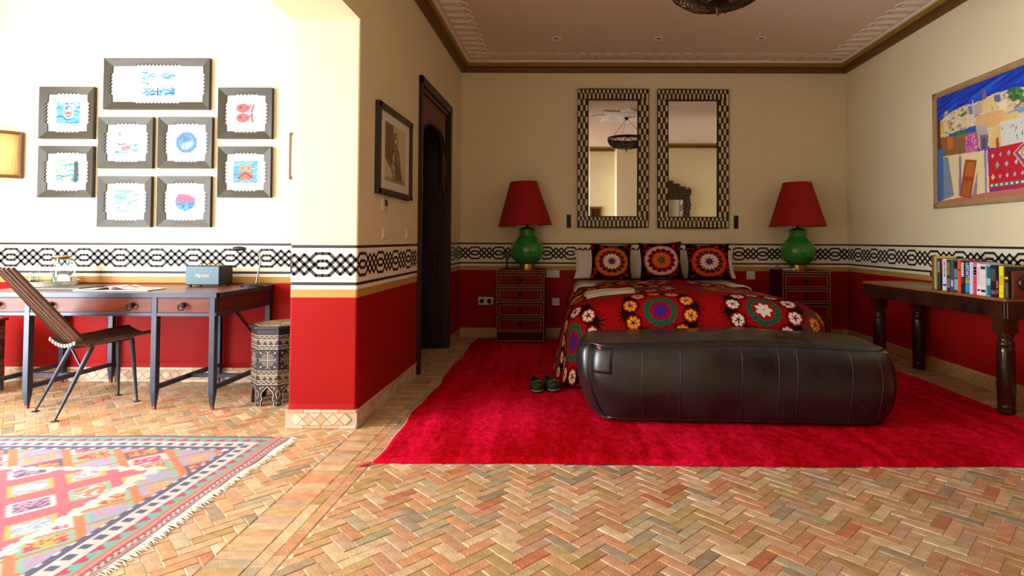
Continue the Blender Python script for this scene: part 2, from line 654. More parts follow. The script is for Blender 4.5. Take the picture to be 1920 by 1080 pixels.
# brown cornice with its highlight painted in olive, and the plaster scallops beyond it
def cornice(name, p0, p1, nrm, m0=0.0, m1=0.0):
    """profile swept from p0 to p1 (2-D); m0/m1 = mitre shift per unit of projection at each end"""
    prof = [(0.0, 3.2435), (0.045, 3.252), (0.052, 3.29), (0.085, 3.30), (0.098, 3.325), (0.098, 3.34), (0.125, 3.345), (0.125, ZC), (0.0, ZC)]
    d = Vector((p1[0] - p0[0], p1[1] - p0[1])).normalized()
    mb = MB()
    vs = []
    for o, z in prof:
        vs.append((p0[0] + nrm[0] * o + d.x * m0 * o, p0[1] + nrm[1] * o + d.y * m0 * o, z))
        vs.append((p1[0] + nrm[0] * o - d.x * m1 * o, p1[1] + nrm[1] * o - d.y * m1 * o, z))
    for i in range(len(prof) - 1):
        mb.add([vs[2 * i], vs[2 * i + 1], vs[2 * i + 3], vs[2 * i + 2]], [(0, 1, 2, 3)], 1 if i in (3, 4) else (2 if i >= 5 else 0))
    return structure(name, mb, [m_cornice, m_cornice_hi, m_plaster])


cornice('trim_1', (XL, YB), (XR, YB), (0, -1), 1, 1)
cornice('trim_2', (XL, YR), (XL, YB), (1, 0), 0, 1)
cornice('trim_3', (XR, YB), (XR, YM), (-1, 0), 1, 1)
cornice('trim_4', (XR, YM), (XM, YM), (0, 1), 1, -1)
cornice('trim_5', (XM, YM), (XM, YM2), (-1, 0), -1, 1)
cornice('trim_6', (XM, YM2), (XM2, YM2), (0, 1), 1, 0)

# plaster scallops: arched ribs lying on the ceiling, one mesh shared by all
sm = MB()
for k, (w, h, r) in enumerate(((.066, .24, .007), (.038, .17, .005))):
    path = [(-w, 0, 0)] + [(-w * math.cos(a), h - w + w * math.sin(a), 0) for a in np.linspace(0, PI, 9)] + [(w, 0, 0)]
    sm.tube(path, r, 6, flat=1.0)
scallop_me = mesh_of('plaster_scallop', sm, m_plaster, 40)


def scallops(p0, p1, nrm, step=.152):
    d = Vector((p1[0] - p0[0], p1[1] - p0[1]))
    n = int(d.length / step)
    d.normalize()
    rz = math.atan2(-nrm[0], nrm[1])
    for k in range(n):
        s = (k + .5) * step
        o = link('plaster_scallop', scallop_me, ceiling, (p0[0] + d.x * s + nrm[0] * .15, p0[1] + d.y * s + nrm[1] * .15, ZC - .001))
        o.rotation_euler = (0, 0, rz)


scallops((XL + .2, YB), (XR - .2, YB), (0, -1))
scallops((XL, YB - .25), (XL, 2.4), (1, 0))
scallops((XR, YB - .25), (XR, 2.4), (-1, 0))


# painted interlace border on the walls
def border(parent, org, d, nrm, length, phase, period, zc=1.0279):
    """ribbons of the interlace, drawn along org + s*d; an octagon sits at s = phase"""
    sx, sy = period / 724.0, .4044e-3
    lines = []
    A = [(0, 172), (105, 172), (436, -155), (658, 56), (724, 56)]
    B = [(0, 56), (66, 56), (278, -155), (619, 172), (724, 172)]
    for ln in (A, B):
        lines += [ln, [(x, -y) for x, y in ln]]
    th = .0098
    mb = MB()
    for k in range(int(-phase / period) - 2, int((length - phase) / period) + 2):
        s0 = phase + k * period
        for ln in lines:
            for (x0, y0), (x1, y1) in zip(ln[:-1], ln[1:]):
                a = Vector((s0 + x0 * sx, y0 * sy))
                b = Vector((s0 + x1 * sx, y1 * sy))
                t = (b - a).normalized()
                e = t * (th * .45)
                n = Vector((-t.y, t.x)) * th
                a, b = a - e, b + e
                q = [tuple(a - n), tuple(b - n), tuple(b + n), tuple(a + n)]
                q = clip(clip(q, 1, 0, length), -1, 0, 0)
                if len(q) >= 3:
                    vs = [(org[0] + d[0] * u + nrm[0] * .0012, org[1] + d[1] * u + nrm[1] * .0012, zc + v) for u, v in q]
                    mb.add(vs, [tuple(range(len(vs)))])
    return obj('painted_border', mb, m_black_line, parent)


border(wall_left, (XP, YP), (1, 0), (0, -1), XL - XP, -1.57 - XP, .293)
border(wall_left, (XL, YP), (0, 1), (1, 0), D1 - .045 - YP, 3.556 - YP, .335)
border(wall_left, (XL, D2 + .045), (0, 1), (1, 0), YB - D2 - .045, .18, .335)
border(wall_back, (XL, YB), (1, 0), (0, -1), XR - XL, -1.167 - XL, .2927)
border(wall_right, (XR, YB), (0, -1), (-1, 0), YB - 1.2, YB - 5.445, .336)
border(wall_study, (XW, YD), (1, 0), (0, -1), XP - XW, -4.07 - XW, .3068)
border(wall_entry, (XM, YM), (1, 0), (0, 1), XR - XM, .1, .293)

# ------------------------------------------------------------------ baseboards of cut tile
SKIRT_COL = [(214, 184, 152), (202, 164, 132), (220, 194, 168), (194, 156, 122), (210, 190, 170)]


def skirt_piece(pts, t=.006):
    mb = MB()
    mb.prism(pts, lambda a, b: (a, 0, b), lambda a, b: (a, -t, b))
    return mesh_of('tile', mb, m_skirt_tile)


_h = .036
tile_diamond = skirt_piece([(0, -_h), (_h, 0), (0, _h), (-_h, 0)])
tile_up = skirt_piece([(-_h + .002, -_h), (_h - .002, -_h), (0, -.003)])
tile_down = skirt_piece([(0, .003), (_h - .002, _h), (-_h + .002, _h)])
tile_low = skirt_piece([(-.054, -.0085), (.054, -.0085), (.054, .0085), (-.054, .0085)])


def baseboard(name, p0, p1, nrm, single=True):
    p0, p1 = Vector(p0), Vector(p1)
    L = (p1 - p0).length
    d = (p1 - p0) / L
    n = Vector(nrm)
    mb = MB()
    a, b = p0 - n * .0, p1
    q = [a, b, b + n * .0085, a + n * .0085]
    mb.prism([tuple(v) for v in (q if (d.x * n.y - d.y * n.x) > 0 else q[::-1])], lambda x, y: (x, y, -.004), lambda x, y: (x, y, .1205))
    base = structure(name, mb, m_skirt_grout)
    rz = math.atan2(-n.x * -1, n.y * -1) if False else math.atan2(d.y, d.x)
    flip = (d.x * n.y - d.y * n.x) > 0          # local -y must point along n
    face = n * .0085
    field = MB()

    def put(me, s, z):
        pos = p0 + d * s + face
        if single:
            o = link('tile', me, base, (pos.x, pos.y, z))
            o.rotation_euler = (0, 0, rz + (PI if flip else 0))
            o.color = (*lin(random.choice(SKIRT_COL)), 1)
        else:
            M4 = Matrix.Translation((pos.x, pos.y, z)) @ Matrix.Rotation(rz + (PI if flip else 0), 4, 'Z')
            field.add([tuple(M4 @ v.co) for v in me.vertices], [tuple(p.vertices) for p in me.polygons])
    k = int(L / .0765)
    off = (L - k * .0765) / 2
    for i in range(k):
        put(tile_diamond, off + (i + .5) * .0765, .059)
    for i in range(1, k):
        put(tile_up, off + i * .0765, .059)
        put(tile_down, off + i * .0765, .059)
    k2 = int(L / .1105)
    off = (L - k2 * .1105) / 2
    for i in range(k2):
        put(tile_low, off + (i + .5) * .1105, .0115)
        put(tile_low, off + (i + .5) * .1105, .1105)
    if not single:
        obj('tile_row', field, m_skirt_field, base, kind='stuff')
    return base


baseboard('baseboard_wall_end', (XP - .012, YP), (XL + .012, YP), (0, -1))
baseboard('baseboard_left_near', (XL, YP), (XL, D1 - .05), (1, 0))
baseboard('baseboard_left_far', (XL, D2 + .05), (XL, YB), (1, 0), False)
baseboard('baseboard_back', (XL, YB), (XR, YB), (0, -1), False)
baseboard('baseboard_right', (XR, YB), (XR, 2.5), (-1, 0), False)
baseboard('baseboard_study', (-4.7, YD), (XP, YD), (0, -1))
baseboard('baseboard_wall_side', (XP, YP), (XP, YD), (-1, 0), False)

# ------------------------------------------------------------------ floor bricks
PAL = [(202, 168, 136), (196, 158, 124), (202, 150, 118), (196, 164, 144), (186, 160, 118), (180, 168, 146), (192, 122, 98), (162, 146, 130),
       (206, 178, 150), (200, 154, 128), (182, 150, 106), (212, 188, 160)]
PW = [9, 9, 6, 6, 5, 4, 2, 3, 8, 7, 3, 4]
BW = .0507
KILIM = (-4.9, -1.70, 1.0, 3.26)
RUG = (-1.03, 2.96, 2.97, 6.4)


def hidden(x, y):
    return (KILIM[0] < x < KILIM[1] and KILIM[2] < y < KILIM[3]) or (RUG[0] < x < RUG[1] and RUG[2] < y < RUG[3])


bricks = []                             # (polygon, centre)


def add_brick(poly):
    for a, b, c in ((1, 0, XR), (-1, 0, 5.0), (0, 1, YB)):
        poly = clip(poly, a, b, c)
        if len(poly) < 3:
            return
    cx, cy = sum(p[0] for p in poly) / len(poly), sum(p[1] for p in poly) / len(poly)
    if cy < 1.15 or hidden(cx, cy):
        return
    if cx < XP and cy > YD:
        return
    if XP + .03 < cx < XL - .02 and cy > YP + .04 and not (D1 < cy < D2):
        return
    ar = abs(sum(poly[i - 1][0] * poly[i][1] - poly[i][0] * poly[i - 1][1] for i in range(len(poly)))) / 2
    if ar > .0004:
        bricks.append((poly, (cx, cy)))


s2 = BW / math.sqrt(2)
gap = .0020


def rot(u, v):
    return ((u - v) * s2 + .9, (u + v) * s2 + 1.0)


for iy in range(-130, 150):
    for t in range(-26, 26):
        x0 = iy + 6 * t
        g = gap / BW
        for quad in ([(x0 + g, iy + g), (x0 + 3 - g, iy + g), (x0 + 3 - g, iy + 1 - g), (x0 + g, iy + 1 - g)],
                     [(iy + g, iy - 5 - 6 * t + g), (iy + 1 - g, iy - 5 - 6 * t + g), (iy + 1 - g, iy - 2 - 6 * t - g), (iy + g, iy - 2 - 6 * t - g)]):
            P = [rot(*p) for p in quad]
            cx, cy = P[0][0] / 2 + P[2][0] / 2, P[0][1] / 2 + P[2][1] / 2
            if not (-5.1 < cx < 3.5 and 1.0 < cy < 6.8):
                continue
            a = clip(P, -1, 0, 1.055 - gap)
            if len(a) > 2 and cx > -1.2:
                a = clip(a, 1, 0, 3.055)
                if len(a) > 2:
                    add_brick(a)
            b = clip(P, 1, 0, -1.33 - gap)
            if len(b) > 2 and cx < -1.2:
                add_brick(b)
k = 0
y = 1.1
while y < YB:                           # ladder bands along the left and right walls
    add_brick([(-1.328, y), (-1.1685, y), (-1.1685, y + .050), (-1.328, y + .050)])
    add_brick([(3.058, y), (3.215, y), (3.215, y + .050), (3.058, y + .050)])
    add_brick([(3.2185, y), (3.376, y), (3.376, y + .050), (3.2185, y + .050)])
    y += .0532
for j, xx in enumerate((-1.1655, -1.1105)):
    y = 1.1 + j * .07
    while y < YB:
        add_brick([(xx, y), (xx + .0525, y), (xx + .0525, y + .150), (xx, y + .150)])
        y += .1532


def brick_mesh(mb, poly, c=(0, 0), mi=0):
    """a slab with a small chamfer, its top a hair uneven"""
    n = len(poly)
    dz = random.uniform(-.0012, .0012)
    tx, ty = random.uniform(-.012, .012), random.uniform(-.012, .012)
    cx, cy = sum(p[0] for p in poly) / n, sum(p[1] for p in poly) / n
    top, mid, bot = [], [], []
    for x, y in poly:
        h = dz + (x - cx) * tx + (y - cy) * ty
        ex, ey = cx - x, cy - y
        l = math.hypot(ex, ey) + 1e-9
        top.append((x + ex / l * .003 - c[0], y + ey / l * .003 - c[1], h))
        mid.append((x - c[0], y - c[1], h - .0022))
        bot.append((x - c[0], y - c[1], -.012))
    vs = top + mid + bot
    fs = [tuple(range(n))]
    for i in range(n):
        j = (i + 1) % n
        fs.append((n + i, n + j, j, i))
        fs.append((2 * n + i, 2 * n + j, n + j, n + i))
    mb.add(vs, fs, mi)


def frame_px(x, y, z):
    v = [m[0] * x + m[1] * (z - CAM_H) + m[2] * y for m in CAM_M]
    return (CX + F_PX * v[0] / v[2], CY - F_PX * v[1] / v[2]) if v[2] > .1 else (-9e9, 0)


bricks = [(p if sum(p[i - 1][0] * p[i][1] - p[i][0] * p[i - 1][1] for i in range(len(p))) > 0 else p[::-1], c) for p, c in bricks]
order = sorted(range(len(bricks)), key=lambda i: math.hypot(*bricks[i][1]))
near = set()
for i in order:
    px, py = frame_px(*bricks[i][1], 0)
    if -20 < px < 1940 and py < 1100 and len(near) < 300:
        near.add(i)
field = MB()
fcol = []
for i, (poly, c) in enumerate(bricks):
    colr = lin(random.choices(PAL, PW)[0])
    v = random.uniform(.86, 1.08)
    colr = tuple(min(1, q * v * k_) for q, k_ in zip(colr, (1.0, .98, .86)))
    if i in near:
        b1 = MB()
        brick_mesh(b1, poly, c)
        me = bpy.data.meshes.new('brick')
        me.from_pydata(b1.v, [], b1.f)
        me.materials.append(m_brick)
        o = link('brick', me, floor, (c[0], c[1], 0))
        o.color = (*colr, 1)
    else:
        n0 = len(field.v)
        brick_mesh(field, poly)
        fcol += [(*colr, 1)] * (len(field.v) - n0)
me = bpy.data.meshes.new('brick_field')
me.from_pydata(field.v, [], field.f)
at_ = me.color_attributes.new('Col', 'FLOAT_COLOR', 'POINT')
at_.data.foreach_set('color', np.array(fcol, np.float32).reshape(-1))
me.materials.append(m_brick_field)
link('brick_field', me, floor, kind='stuff')

# ------------------------------------------------------------------ door in the left wall
dr = thing('door_1', 'x', 'x', (XL, (D1 + D2) / 2, 0))
for k_ in ('label', 'category'):
    del dr[k_]
dr['kind'] = 'structure'
mb = MB()
cw = .055                               # casing
for y0, y1 in ((D1 - .02, D1 + cw - .02), (D2 - cw + .02, D2 + .02)):
    mb.box((XL - .06, y0, 0), (XL + .03, y1, ZD + .015))
mb.box((XL - .06, D1 - .02, ZD - .06), (XL + .03, D2 + .02, ZD + .015))
mb.box((XL - .05, D1 + cw - .02, ZD - .105), (XL + .012, D2 - cw + .02, ZD - .06))
obj('door_casing', mb, m_darkwood, dr, bevel=.006)
mb = MB()
for y0, y1 in ((D1 - .1, D1 + .03), (D2 - .03, D2 + .1)):
    mb.box((XP, y0, 0), (XL - .05, y1, ZD))
mb.box((XP, D1, ZD - .05), (XL - .05, D2, ZD))
obj('door_jamb', mb, m_darkwood, dr)
# spandrel with a pointed horseshoe arch
ya, yb, yc = D1 + .08, D2 - .08, (D1 + D2) / 2
zs, zt = 1.72, 2.33
arch = []
for t in np.linspace(0, 1, 15):
    arch.append((ya + .005 + (yc - ya) * (1 - math.cos(t * PI / 2) ** .9), 1.98 + (zt - 1.98) * math.sin(t * PI / 2) ** .85))
arch = arch + [(2 * yc - y_, z_) for y_, z_ in arch[::-1][1:]]
low = [(ya - .02, zs), (ya + .012, zs + .05), (ya + .03, zs + .12), (ya, zs + .18)]
lowr = [(2 * yc - y_, z_) for y_, z_ in low[::-1]]
inner = low + arch + lowr
mb = MB()
outer_top = ZD - .1
for (y0, z0), (y1, z1) in zip(inner[:-1], inner[1:]):
    q = [(y0, z0), (y1, z1), (y1, outer_top), (y0, outer_top)]
    if abs(y1 - y0) > 1e-4 and y1 > y0:
        mb.prism(q, lambda a, b: (XL - .045, a, b), lambda a, b: (XL - .012, a, b))
for sgn in (0, 1):
    pts = [(D1 + .03, zs - .02)] + low + [(ya, outer_top), (D1 + .03, outer_top)]
    if sgn:
        pts = [(2 * yc - y_, z_) for y_, z_ in pts][::-1]
    mb.prism(pts, lambda a, b: (XL - .045, a, b), lambda a, b: (XL - .012, a, b))
obj('arched_spandrel', mb, m_doorpanel, dr)
mb = MB()
path = [(XL - .01, y_, z_) for y_, z_ in inner]
mb.tube(path, .012, 6)
obj('arch_moulding', mb, m_darkwood, dr, smooth=40)
# the leaf stands open against the far jamb
leaf = MB().box((XP + .02, D2 - .085, .02), (XL - .09, D2 - .04, ZD - .12))
lf = obj('door_leaf', leaf, m_doorleaf, dr)
for z0, z1 in ((.15, .75), (.9, 1.5), (1.65, 2.35)):
    mb = MB()
    for x0, x1 in ((XP + .06, XP + .16), (XP + .2, XP + .3)):
        mb.box((x0, D2 - .1, z0), (x1, D2 - .08, z1))
    obj('panel', mb, m_doorleaf, lf, bevel=.006)
mb = MB().tube([(XP + .32, D2 - .09, 1.02), (XP + .32, D2 - .13, 1.02), (XP + .27, D2 - .13, 1.02)], .008, 6)
obj('door_handle', mb, M('dark_bronze', (60, 44, 30), .35, 1.0), lf, smooth=40)

# ================================================================== rugs
m_kilim = M('kilim_wool', (200, 100, 90), 0.9, attr='Col', var=0.10, vscale=220, stretch=(1, .25, 1), bump=0.25, bscale=500, sheen=0.2)
m_fringe = M('cream_fringe', (232, 222, 204), 0.9, var=0.15, vscale=90)
m_redrug = M('crimson_wool_pile', (172, 2, 22), 0.95, attr='Col', var=0.18, vscale=60, stretch=(1, .35, 1), bump=0.6, bscale=260, bstretch=(1, .4, 1), spec=0.05)
m_tassel = M('pink_tassel', (214, 92, 88), 0.9, var=0.2, vscale=60)


def saw(v, p):
    return np.abs(((v / p) % 1.0) - .5) * 2


def hashn(a, b, s=0):
    return ((np.sin(a * 127.1 + b * 311.7 + s * 74.7) * 43758.5453) % 1.0)


# kilim: x' runs inwards from its right-hand end, y' inwards from its far selvedge
KX, KY, KL, KW = -1.662, 3.28, 3.3, 2.3
res = .0065
nx, ny = int(KL / res) + 1, int(KW / res) + 1
xs_, ys_ = np.linspace(0, KL, nx), np.linspace(0, KW, ny)
X, Y = np.meshgrid(xs_, ys_)
C = np.empty((ny, nx, 3))
PINK, ORG, CREAM_, NAVY, TEAL, CRIM, MINT, LBLUE, YEL, LPINK = [lin(c) for c in (
    (226, 84, 104), (232, 120, 52), (222, 214, 208), (70, 66, 112), (104, 184, 174), (196, 24, 70), (132, 192, 164), (150, 172, 214), (236, 176, 40), (232, 140, 178))]
Yq, Xq = np.floor(Y / .013) * .013, np.floor(X / .013) * .013
# field and lattice blocks
C[:] = PINK
t, w = Xq + Yq, Yq - Xq
inner = (Xq > .47) & (Yq > .46)


def blocks(region, t0, tp, th, w0, wp, wh, schemes):
    kt, kw = np.round((t - t0) / tp), np.round((w - w0) / wp)
    dt, dw = np.abs(t - t0 - kt * tp), np.abs(w - w0 - kw * wp)
    inb = region & (dt < th) & (dw < wh)
    rim = inb & ((dt > th - .028) | (dw > wh - .022))
    cell = hashn(np.floor(t / .021), np.floor(w / .021), 1.3)
    for i, (a, b, c) in enumerate(schemes):
        sel = inb & (((kt + 2 * kw) % len(schemes)) == i)
        C[sel & (cell > .5)] = b
        C[sel & (cell <= .5)] = c
        C[sel & rim] = a


blocks(inner, 1.563, .283, .110, -.205, .35, .108, [(YEL, CREAM_, LBLUE), (MINT, ORG, CREAM_), (CREAM_, NAVY, LPINK), (YEL, LPINK, CREAM_)])
band = ((Xq > .255) & (Yq > .19)) & ~inner
C[band] = ORG
blocks(band, 1.075 + .1415, .283, .115, -.02, .20, .086, [(NAVY, YEL, CRIM), (MINT, LPINK, LBLUE), (CREAM_, LPINK, CRIM), (LBLUE, LPINK, YEL), (MINT, CRIM, YEL)])
# stepped white outline of the inner field
jx = (np.floor(Yq / .035) % 2) * .018
jy = (np.floor(Xq / .045) % 2) * .016
C[(Xq > .415 + jx) & (Xq < .475 + jx) & (Yq > .43)] = CREAM_
C[(Yq > .43 + jy) & (Yq < .472 + jy) & (Xq > .43)] = CREAM_
# white border with navy stepped stars
bor = (((Xq > .14) & (Xq <= .255)) & (Yq > .08)) | (((Yq > .085) & (Yq <= .20)) & (Xq > .14))
C[bor] = CREAM_
p1_ = saw(Y, .068)
rightside = (X - .14) < (Y - .085) * 1.0
du = np.where(rightside, X - .14, Y - .085)
al = np.where(rightside, Y, X)
st = np.floor(al / .034) % 2
navy = bor & (((du > .075) & ((du - .075) < .04 * (1 - .8 * (saw(al, .068) > .62)) + .02)) | ((du > .028) & (du < .062) & (st == 0)))
C[navy] = NAVY
# teal border with crimson triangles
tb = ((X > .085) & (X <= .14) & (Y > .018)) | ((Y > .022) & (Y <= .085) & (X > .085))
C[tb] = TEAL
rs2 = (X - .085) < (Y - .022)
du2 = np.where(rs2, .14 - X, .085 - Y)
al2 = np.where(rs2, Y, X)
C[tb & (du2 / .055 < np.floor(saw(al2, .074) * 5) / 5 * .95)] = CRIM
C[(Y <= .02)] = lin((120, 24, 54))
# end stripes
for a, b, c in ((0, .008, CRIM), (.008, .016, MINT), (.016, .02, CRIM), (.02, .042, CREAM_), (.042, .047, CRIM), (.047, .052, MINT), (.052, .057, CRIM),
                (.057, .063, ORG), (.063, .067, LBLUE), (.067, .074, ORG), (.074, .078, LBLUE), (.078, .086, ORG)):
    C[(X >= a) & (X < b)] = c
zz = (X >= .02) & (X < .042) & (np.abs(((Y / .03 + X / .022) % 1) - .5) < .2)
C[zz] = lin((36, 34, 44))
C *= (1 + rng.normal(0, .05, (ny, nx, 1)))
C = np.clip(C, 0, 1) * .63
wob = .006 * np.sin(Y * 7) + .004 * np.sin(Y * 19 + 1)
Zk = .0105 + .0012 * np.sin(X * 9 + Y * 5) + .001 * np.sin(Y * 23)
pos = np.stack([KX - X + wob * (X < .2) * (1 - X / .2), KY - Y + .012 * np.sin(X * 2.2), Zk], -1)
kil = thing('kilim_rug', 'flat-woven multicoloured kilim rug with pink field and orange steps on the tiled floor', 'rug', (KX, KY, 0))
pos0 = pos - np.array((KX, KY, 0))
link('woven_field', grid_mesh('woven_field', pos0, C, m_kilim), kil)
# underside skirt gives the weave its thickness
mb = MB()
mb.box((KX - KL + .02, KY - KW + .02, .0005), (KX - .02, KY - .035, .005))
obj('backing', mb, M('kilim_backing', (150, 60, 70), .95), kil)
mb = MB()
yy = 0.0
while yy < KW:
    l = random.uniform(.035, .055)
    x0 = KX + .006 * math.sin(yy * 7)
    y0 = KY - yy
    mb.tube([(x0 - .004, y0, .008), (x0 + l * .5, y0 - .004 + random.uniform(-.004, .004), .007), (x0 + l, y0 - .012 + random.uniform(-.008, .008), .003)], [.0032, .003, .0012], 4)
    yy += .0072
obj('fringe', mb, m_fringe, kil, kind='stuff')

# crimson pile rug
nxr, nyr = 420, 380
u_, v_ = np.linspace(0, 1, nxr), np.linspace(0, 1, nyr)
U, V = np.meshgrid(u_, v_)


def smooth_noise(nx, ny, cells_x, cells_y):
    g = rng.random((cells_y + 2, cells_x + 2))
    gx, gy = np.linspace(0, cells_x, nx), np.linspace(0, cells_y, ny)
    ix, iy = np.floor(gx).astype(int), np.floor(gy).astype(int)
    fx, fy = gx - ix, gy - iy
    fx, fy = fx * fx * (3 - 2 * fx), (fy * fy * (3 - 2 * fy))
    a = g[np.ix_(iy, ix)] * (1 - fx) + g[np.ix_(iy, ix + 1)] * fx
    b = g[np.ix_(iy + 1, ix)] * (1 - fx) + g[np.ix_(iy + 1, ix + 1)] * fx
    return a * (1 - fy[:, None]) + b * fy[:, None]


left = -1.045 - .07 * V + .012 * np.sin(V * 19) + .006 * np.sin(V * 47)
right = 3.03 - .10 * V + .010 * np.sin(V * 15 + 1)
front = 2.925 + .012 * np.sin(U * 9) + .003 * np.sin(U * 41) - .02 * (U > .8) * (U - .8) * 5
back = 6.52
PX = left + (right - left) * U
PY = front + (back - front) * V
edge = np.minimum(np.minimum(U * 4.0, (1 - U) * 4.0), np.minimum(V * 3.5, (1 - V) * 3.5))
pile = .022 * np.clip(edge / .02, 0, 1) ** .5
PZ = .003 + pile + (smooth_noise(nxr, nyr, 150, 140) - .5) * .005 + (smooth_noise(nxr, nyr, 20, 14) - .5) * .006 * (edge > .03) + rng.normal(0, .0011, (nyr, nxr))
n_a = smooth_noise(nxr, nyr, 7, 4)
n_b = smooth_noise(nxr, nyr, 70, 6)
n_c = smooth_noise(nxr, nyr, 120, 90)
mixf = np.clip((n_a * .5 + n_b * .38 + n_c * .3 - .35) * 1.6, 0, 1)[..., None]
RC = np.array(lin((172, 0, 12))) * (1 - mixf) + np.array(lin((238, 18, 68))) * mixf
RC = np.clip(RC * (1 + rng.normal(0, .1, (nyr, nxr, 1))), 0, 1)
rug = thing('pile_rug', 'large plain crimson pile rug spreading under the bed and leather pouf', 'rug', (-1.05, 2.93, 0))
ro = np.array((-1.05, 2.93, 0))
link('pile_field', grid_mesh('pile_field', np.stack([PX, PY, PZ], -1) - ro, RC, m_redrug), rug)
mb = MB()
mb.box((-1.02, 2.96, .0005), (2.9, 6.45, .006))
obj('backing', mb, M('rug_backing', (120, 20, 24), .95), rug)
mb = MB()
for k in range(9):
    a = random.uniform(-.35, .35)
    mb.tube([(-1.045, 2.915, .012), (-1.075 + .01 * math.sin(k), 2.905 + a * .03, .012), (-1.105 + random.uniform(-.012, .012), 2.892 + a * .05, .005)], [.006, .005, .002], 5)
obj('tassel', mb, m_tassel, rug, smooth=60, label='pinkish knotted tassel at the near left corner')
mb = MB().tube([(-1.047 - .07 * v + .012 * math.sin(v * 19) + .006 * math.sin(v * 47), 2.93 + 3.59 * v, .008) for v in np.linspace(0, .3, 24)], .006, 5)
obj('selvedge', mb, M('pink_selvedge', (226, 150, 132), .9), rug, smooth=60)

# ================================================================== pouf
m_leather = M('black_leather', (17, 16, 18), 0.30, var=0.2, vscale=2.5, rgb2=(26, 24, 25), bump=0.10, bscale=36, rvar=0.08, spec=0.8)
m_seam = M('leather_seam', (30, 26, 27), 0.34, spec=.5)
m_tan = M('tan_leather_tag', (196, 110, 74), 0.5)
PO = Vector((1.065, 3.775, 0.035))
p_rz = -0.045
PA, PB_, PC = 1.0, .315, .243


def pouf_pt(a, b, c):
    r0 = .055
    P0 = Vector((a * PA, b * PB_, c * PC))
    q = Vector((max(-PA + r0, min(PA - r0, P0.x)), max(-PB_ + r0, min(PB_ - r0, P0.y)), max(-PC + r0, min(PC - r0, P0.z))))
    d = P0 - q
    v = q + d.normalized() * r0 if d.length > 1e-9 else P0
    x, y, z = v.x, v.y, v.z + PC
    s = 1 - c * c
    lowc = (1 - c) / 2
    x += abs(a) ** 3 * (.045 * s - .09 * lowc ** 1.3) * -1 if a < 0 else abs(a) ** 3 * (.05 * s - .004 * lowc)
    y += (1 if b > 0 else -1) * abs(b) ** 3 * (.040 * s - .01 * lowc)
    if c > 0:
        z += c ** 3 * (.044 * math.cos(a * 1.4) - .016 * abs(a) ** 4 + .010 * math.sin(a * 5 + 1.0)) * (1 - .5 * b * b)
    x -= (.045 if a > 0 else -.085) * abs(a) ** 6 * abs(b) ** 3
    y -= (1 if b > 0 else -1) * abs(b) ** 2 * abs(a) ** 13 * .10
    w = noise.noise(Vector((x * 3.2, y * 3.2 + 5, z * 4))) * .008 + noise.noise(Vector((x * 11, y * 11, z * 9))) * .0025
    e_ = Vector((a * .6, b, c * .8)).normalized()
    v = Vector((x, y, z)) + e_ * w
    v.z = max(v.z, 0)
    return v


pouf = thing('leather_pouf', 'long boxy black leather pouf with stitched panels at the foot of the bed', 'pouf', PO, p_rz)
mb = MB()
nA, nB, nC = 64, 24, 20


def lattice(n):
    return [math.sin(t * PI / 2) for t in np.linspace(-1, 1, n + 1)]


for (ua, va, fix, sgn) in (('a', 'c', 'b', -1), ('a', 'c', 'b', 1), ('b', 'c', 'a', -1), ('b', 'c', 'a', 1), ('a', 'b', 'c', 1), ('a', 'b', 'c', -1)):
    cnt = {'a': nA, 'b': nB, 'c': nC}
    us, vs_ = lattice(cnt[ua]), lattice(cnt[va])
    P = []
    for vv in vs_:
        for uu in us:
            q = {ua: uu, va: vv, fix: sgn}
            P.append(pouf_pt(q['a'], q['b'], q['c']))
    W_ = len(us)
    mb.add(P, [(j * W_ + i, j * W_ + i + 1, (j + 1) * W_ + i + 1, (j + 1) * W_ + i) for j in range(len(vs_) - 1) for i in range(W_ - 1)])
body = obj('leather_body', mb, m_leather, pouf, smooth=80, local=True)


def pouf_line(fn, r, ts):
    return MB().tube([pouf_pt(*fn(t)) for t in ts], r, 6)


for a in (-.93, -.60, -.36, .02, .245, .355, .68, .865):
    obj('seam', pouf_line(lambda t: (a + .004 * math.sin(t * 3), -1, t), .0026, np.linspace(-.97, .97, 20)), m_seam, pouf, smooth=80, local=True)
obj('seam', pouf_line(lambda t: (t, -1, .985), .005, np.linspace(-.97, .97, 60)), m_seam, pouf, smooth=80, local=True)
obj('seam', pouf_line(lambda t: (t, -1, -.93), .005, np.linspace(-.97, .97, 60)), m_seam, pouf, smooth=80, local=True)
for a in (-.25, .42):
    obj('seam', pouf_line(lambda t: (a - .05 * t, t, 1), .0035, np.linspace(-.95, .95, 16)), m_seam, pouf, smooth=80, local=True)
for s in (-1, 1):
    obj('seam', pouf_line(lambda t: (s, -.93, t), .004, np.linspace(-.95, .95, 18)), m_seam, pouf, smooth=80, local=True)


def patch(a0, a1, c0, c1, n=8):
    P = []
    for j in range(n + 1):
        for i in range(n + 1):
            v = pouf_pt(a0 + (a1 - a0) * i / n, -1, c0 + (c1 - c0) * j / n)
            P.append(v + Vector((0, -.004, .001)))
    m_ = MB().add(P, [(j * (n + 1) + i, j * (n + 1) + i + 1, (j + 1) * (n + 1) + i + 1, (j + 1) * (n + 1) + i) for j in range(n) for i in range(n)])
    return m_


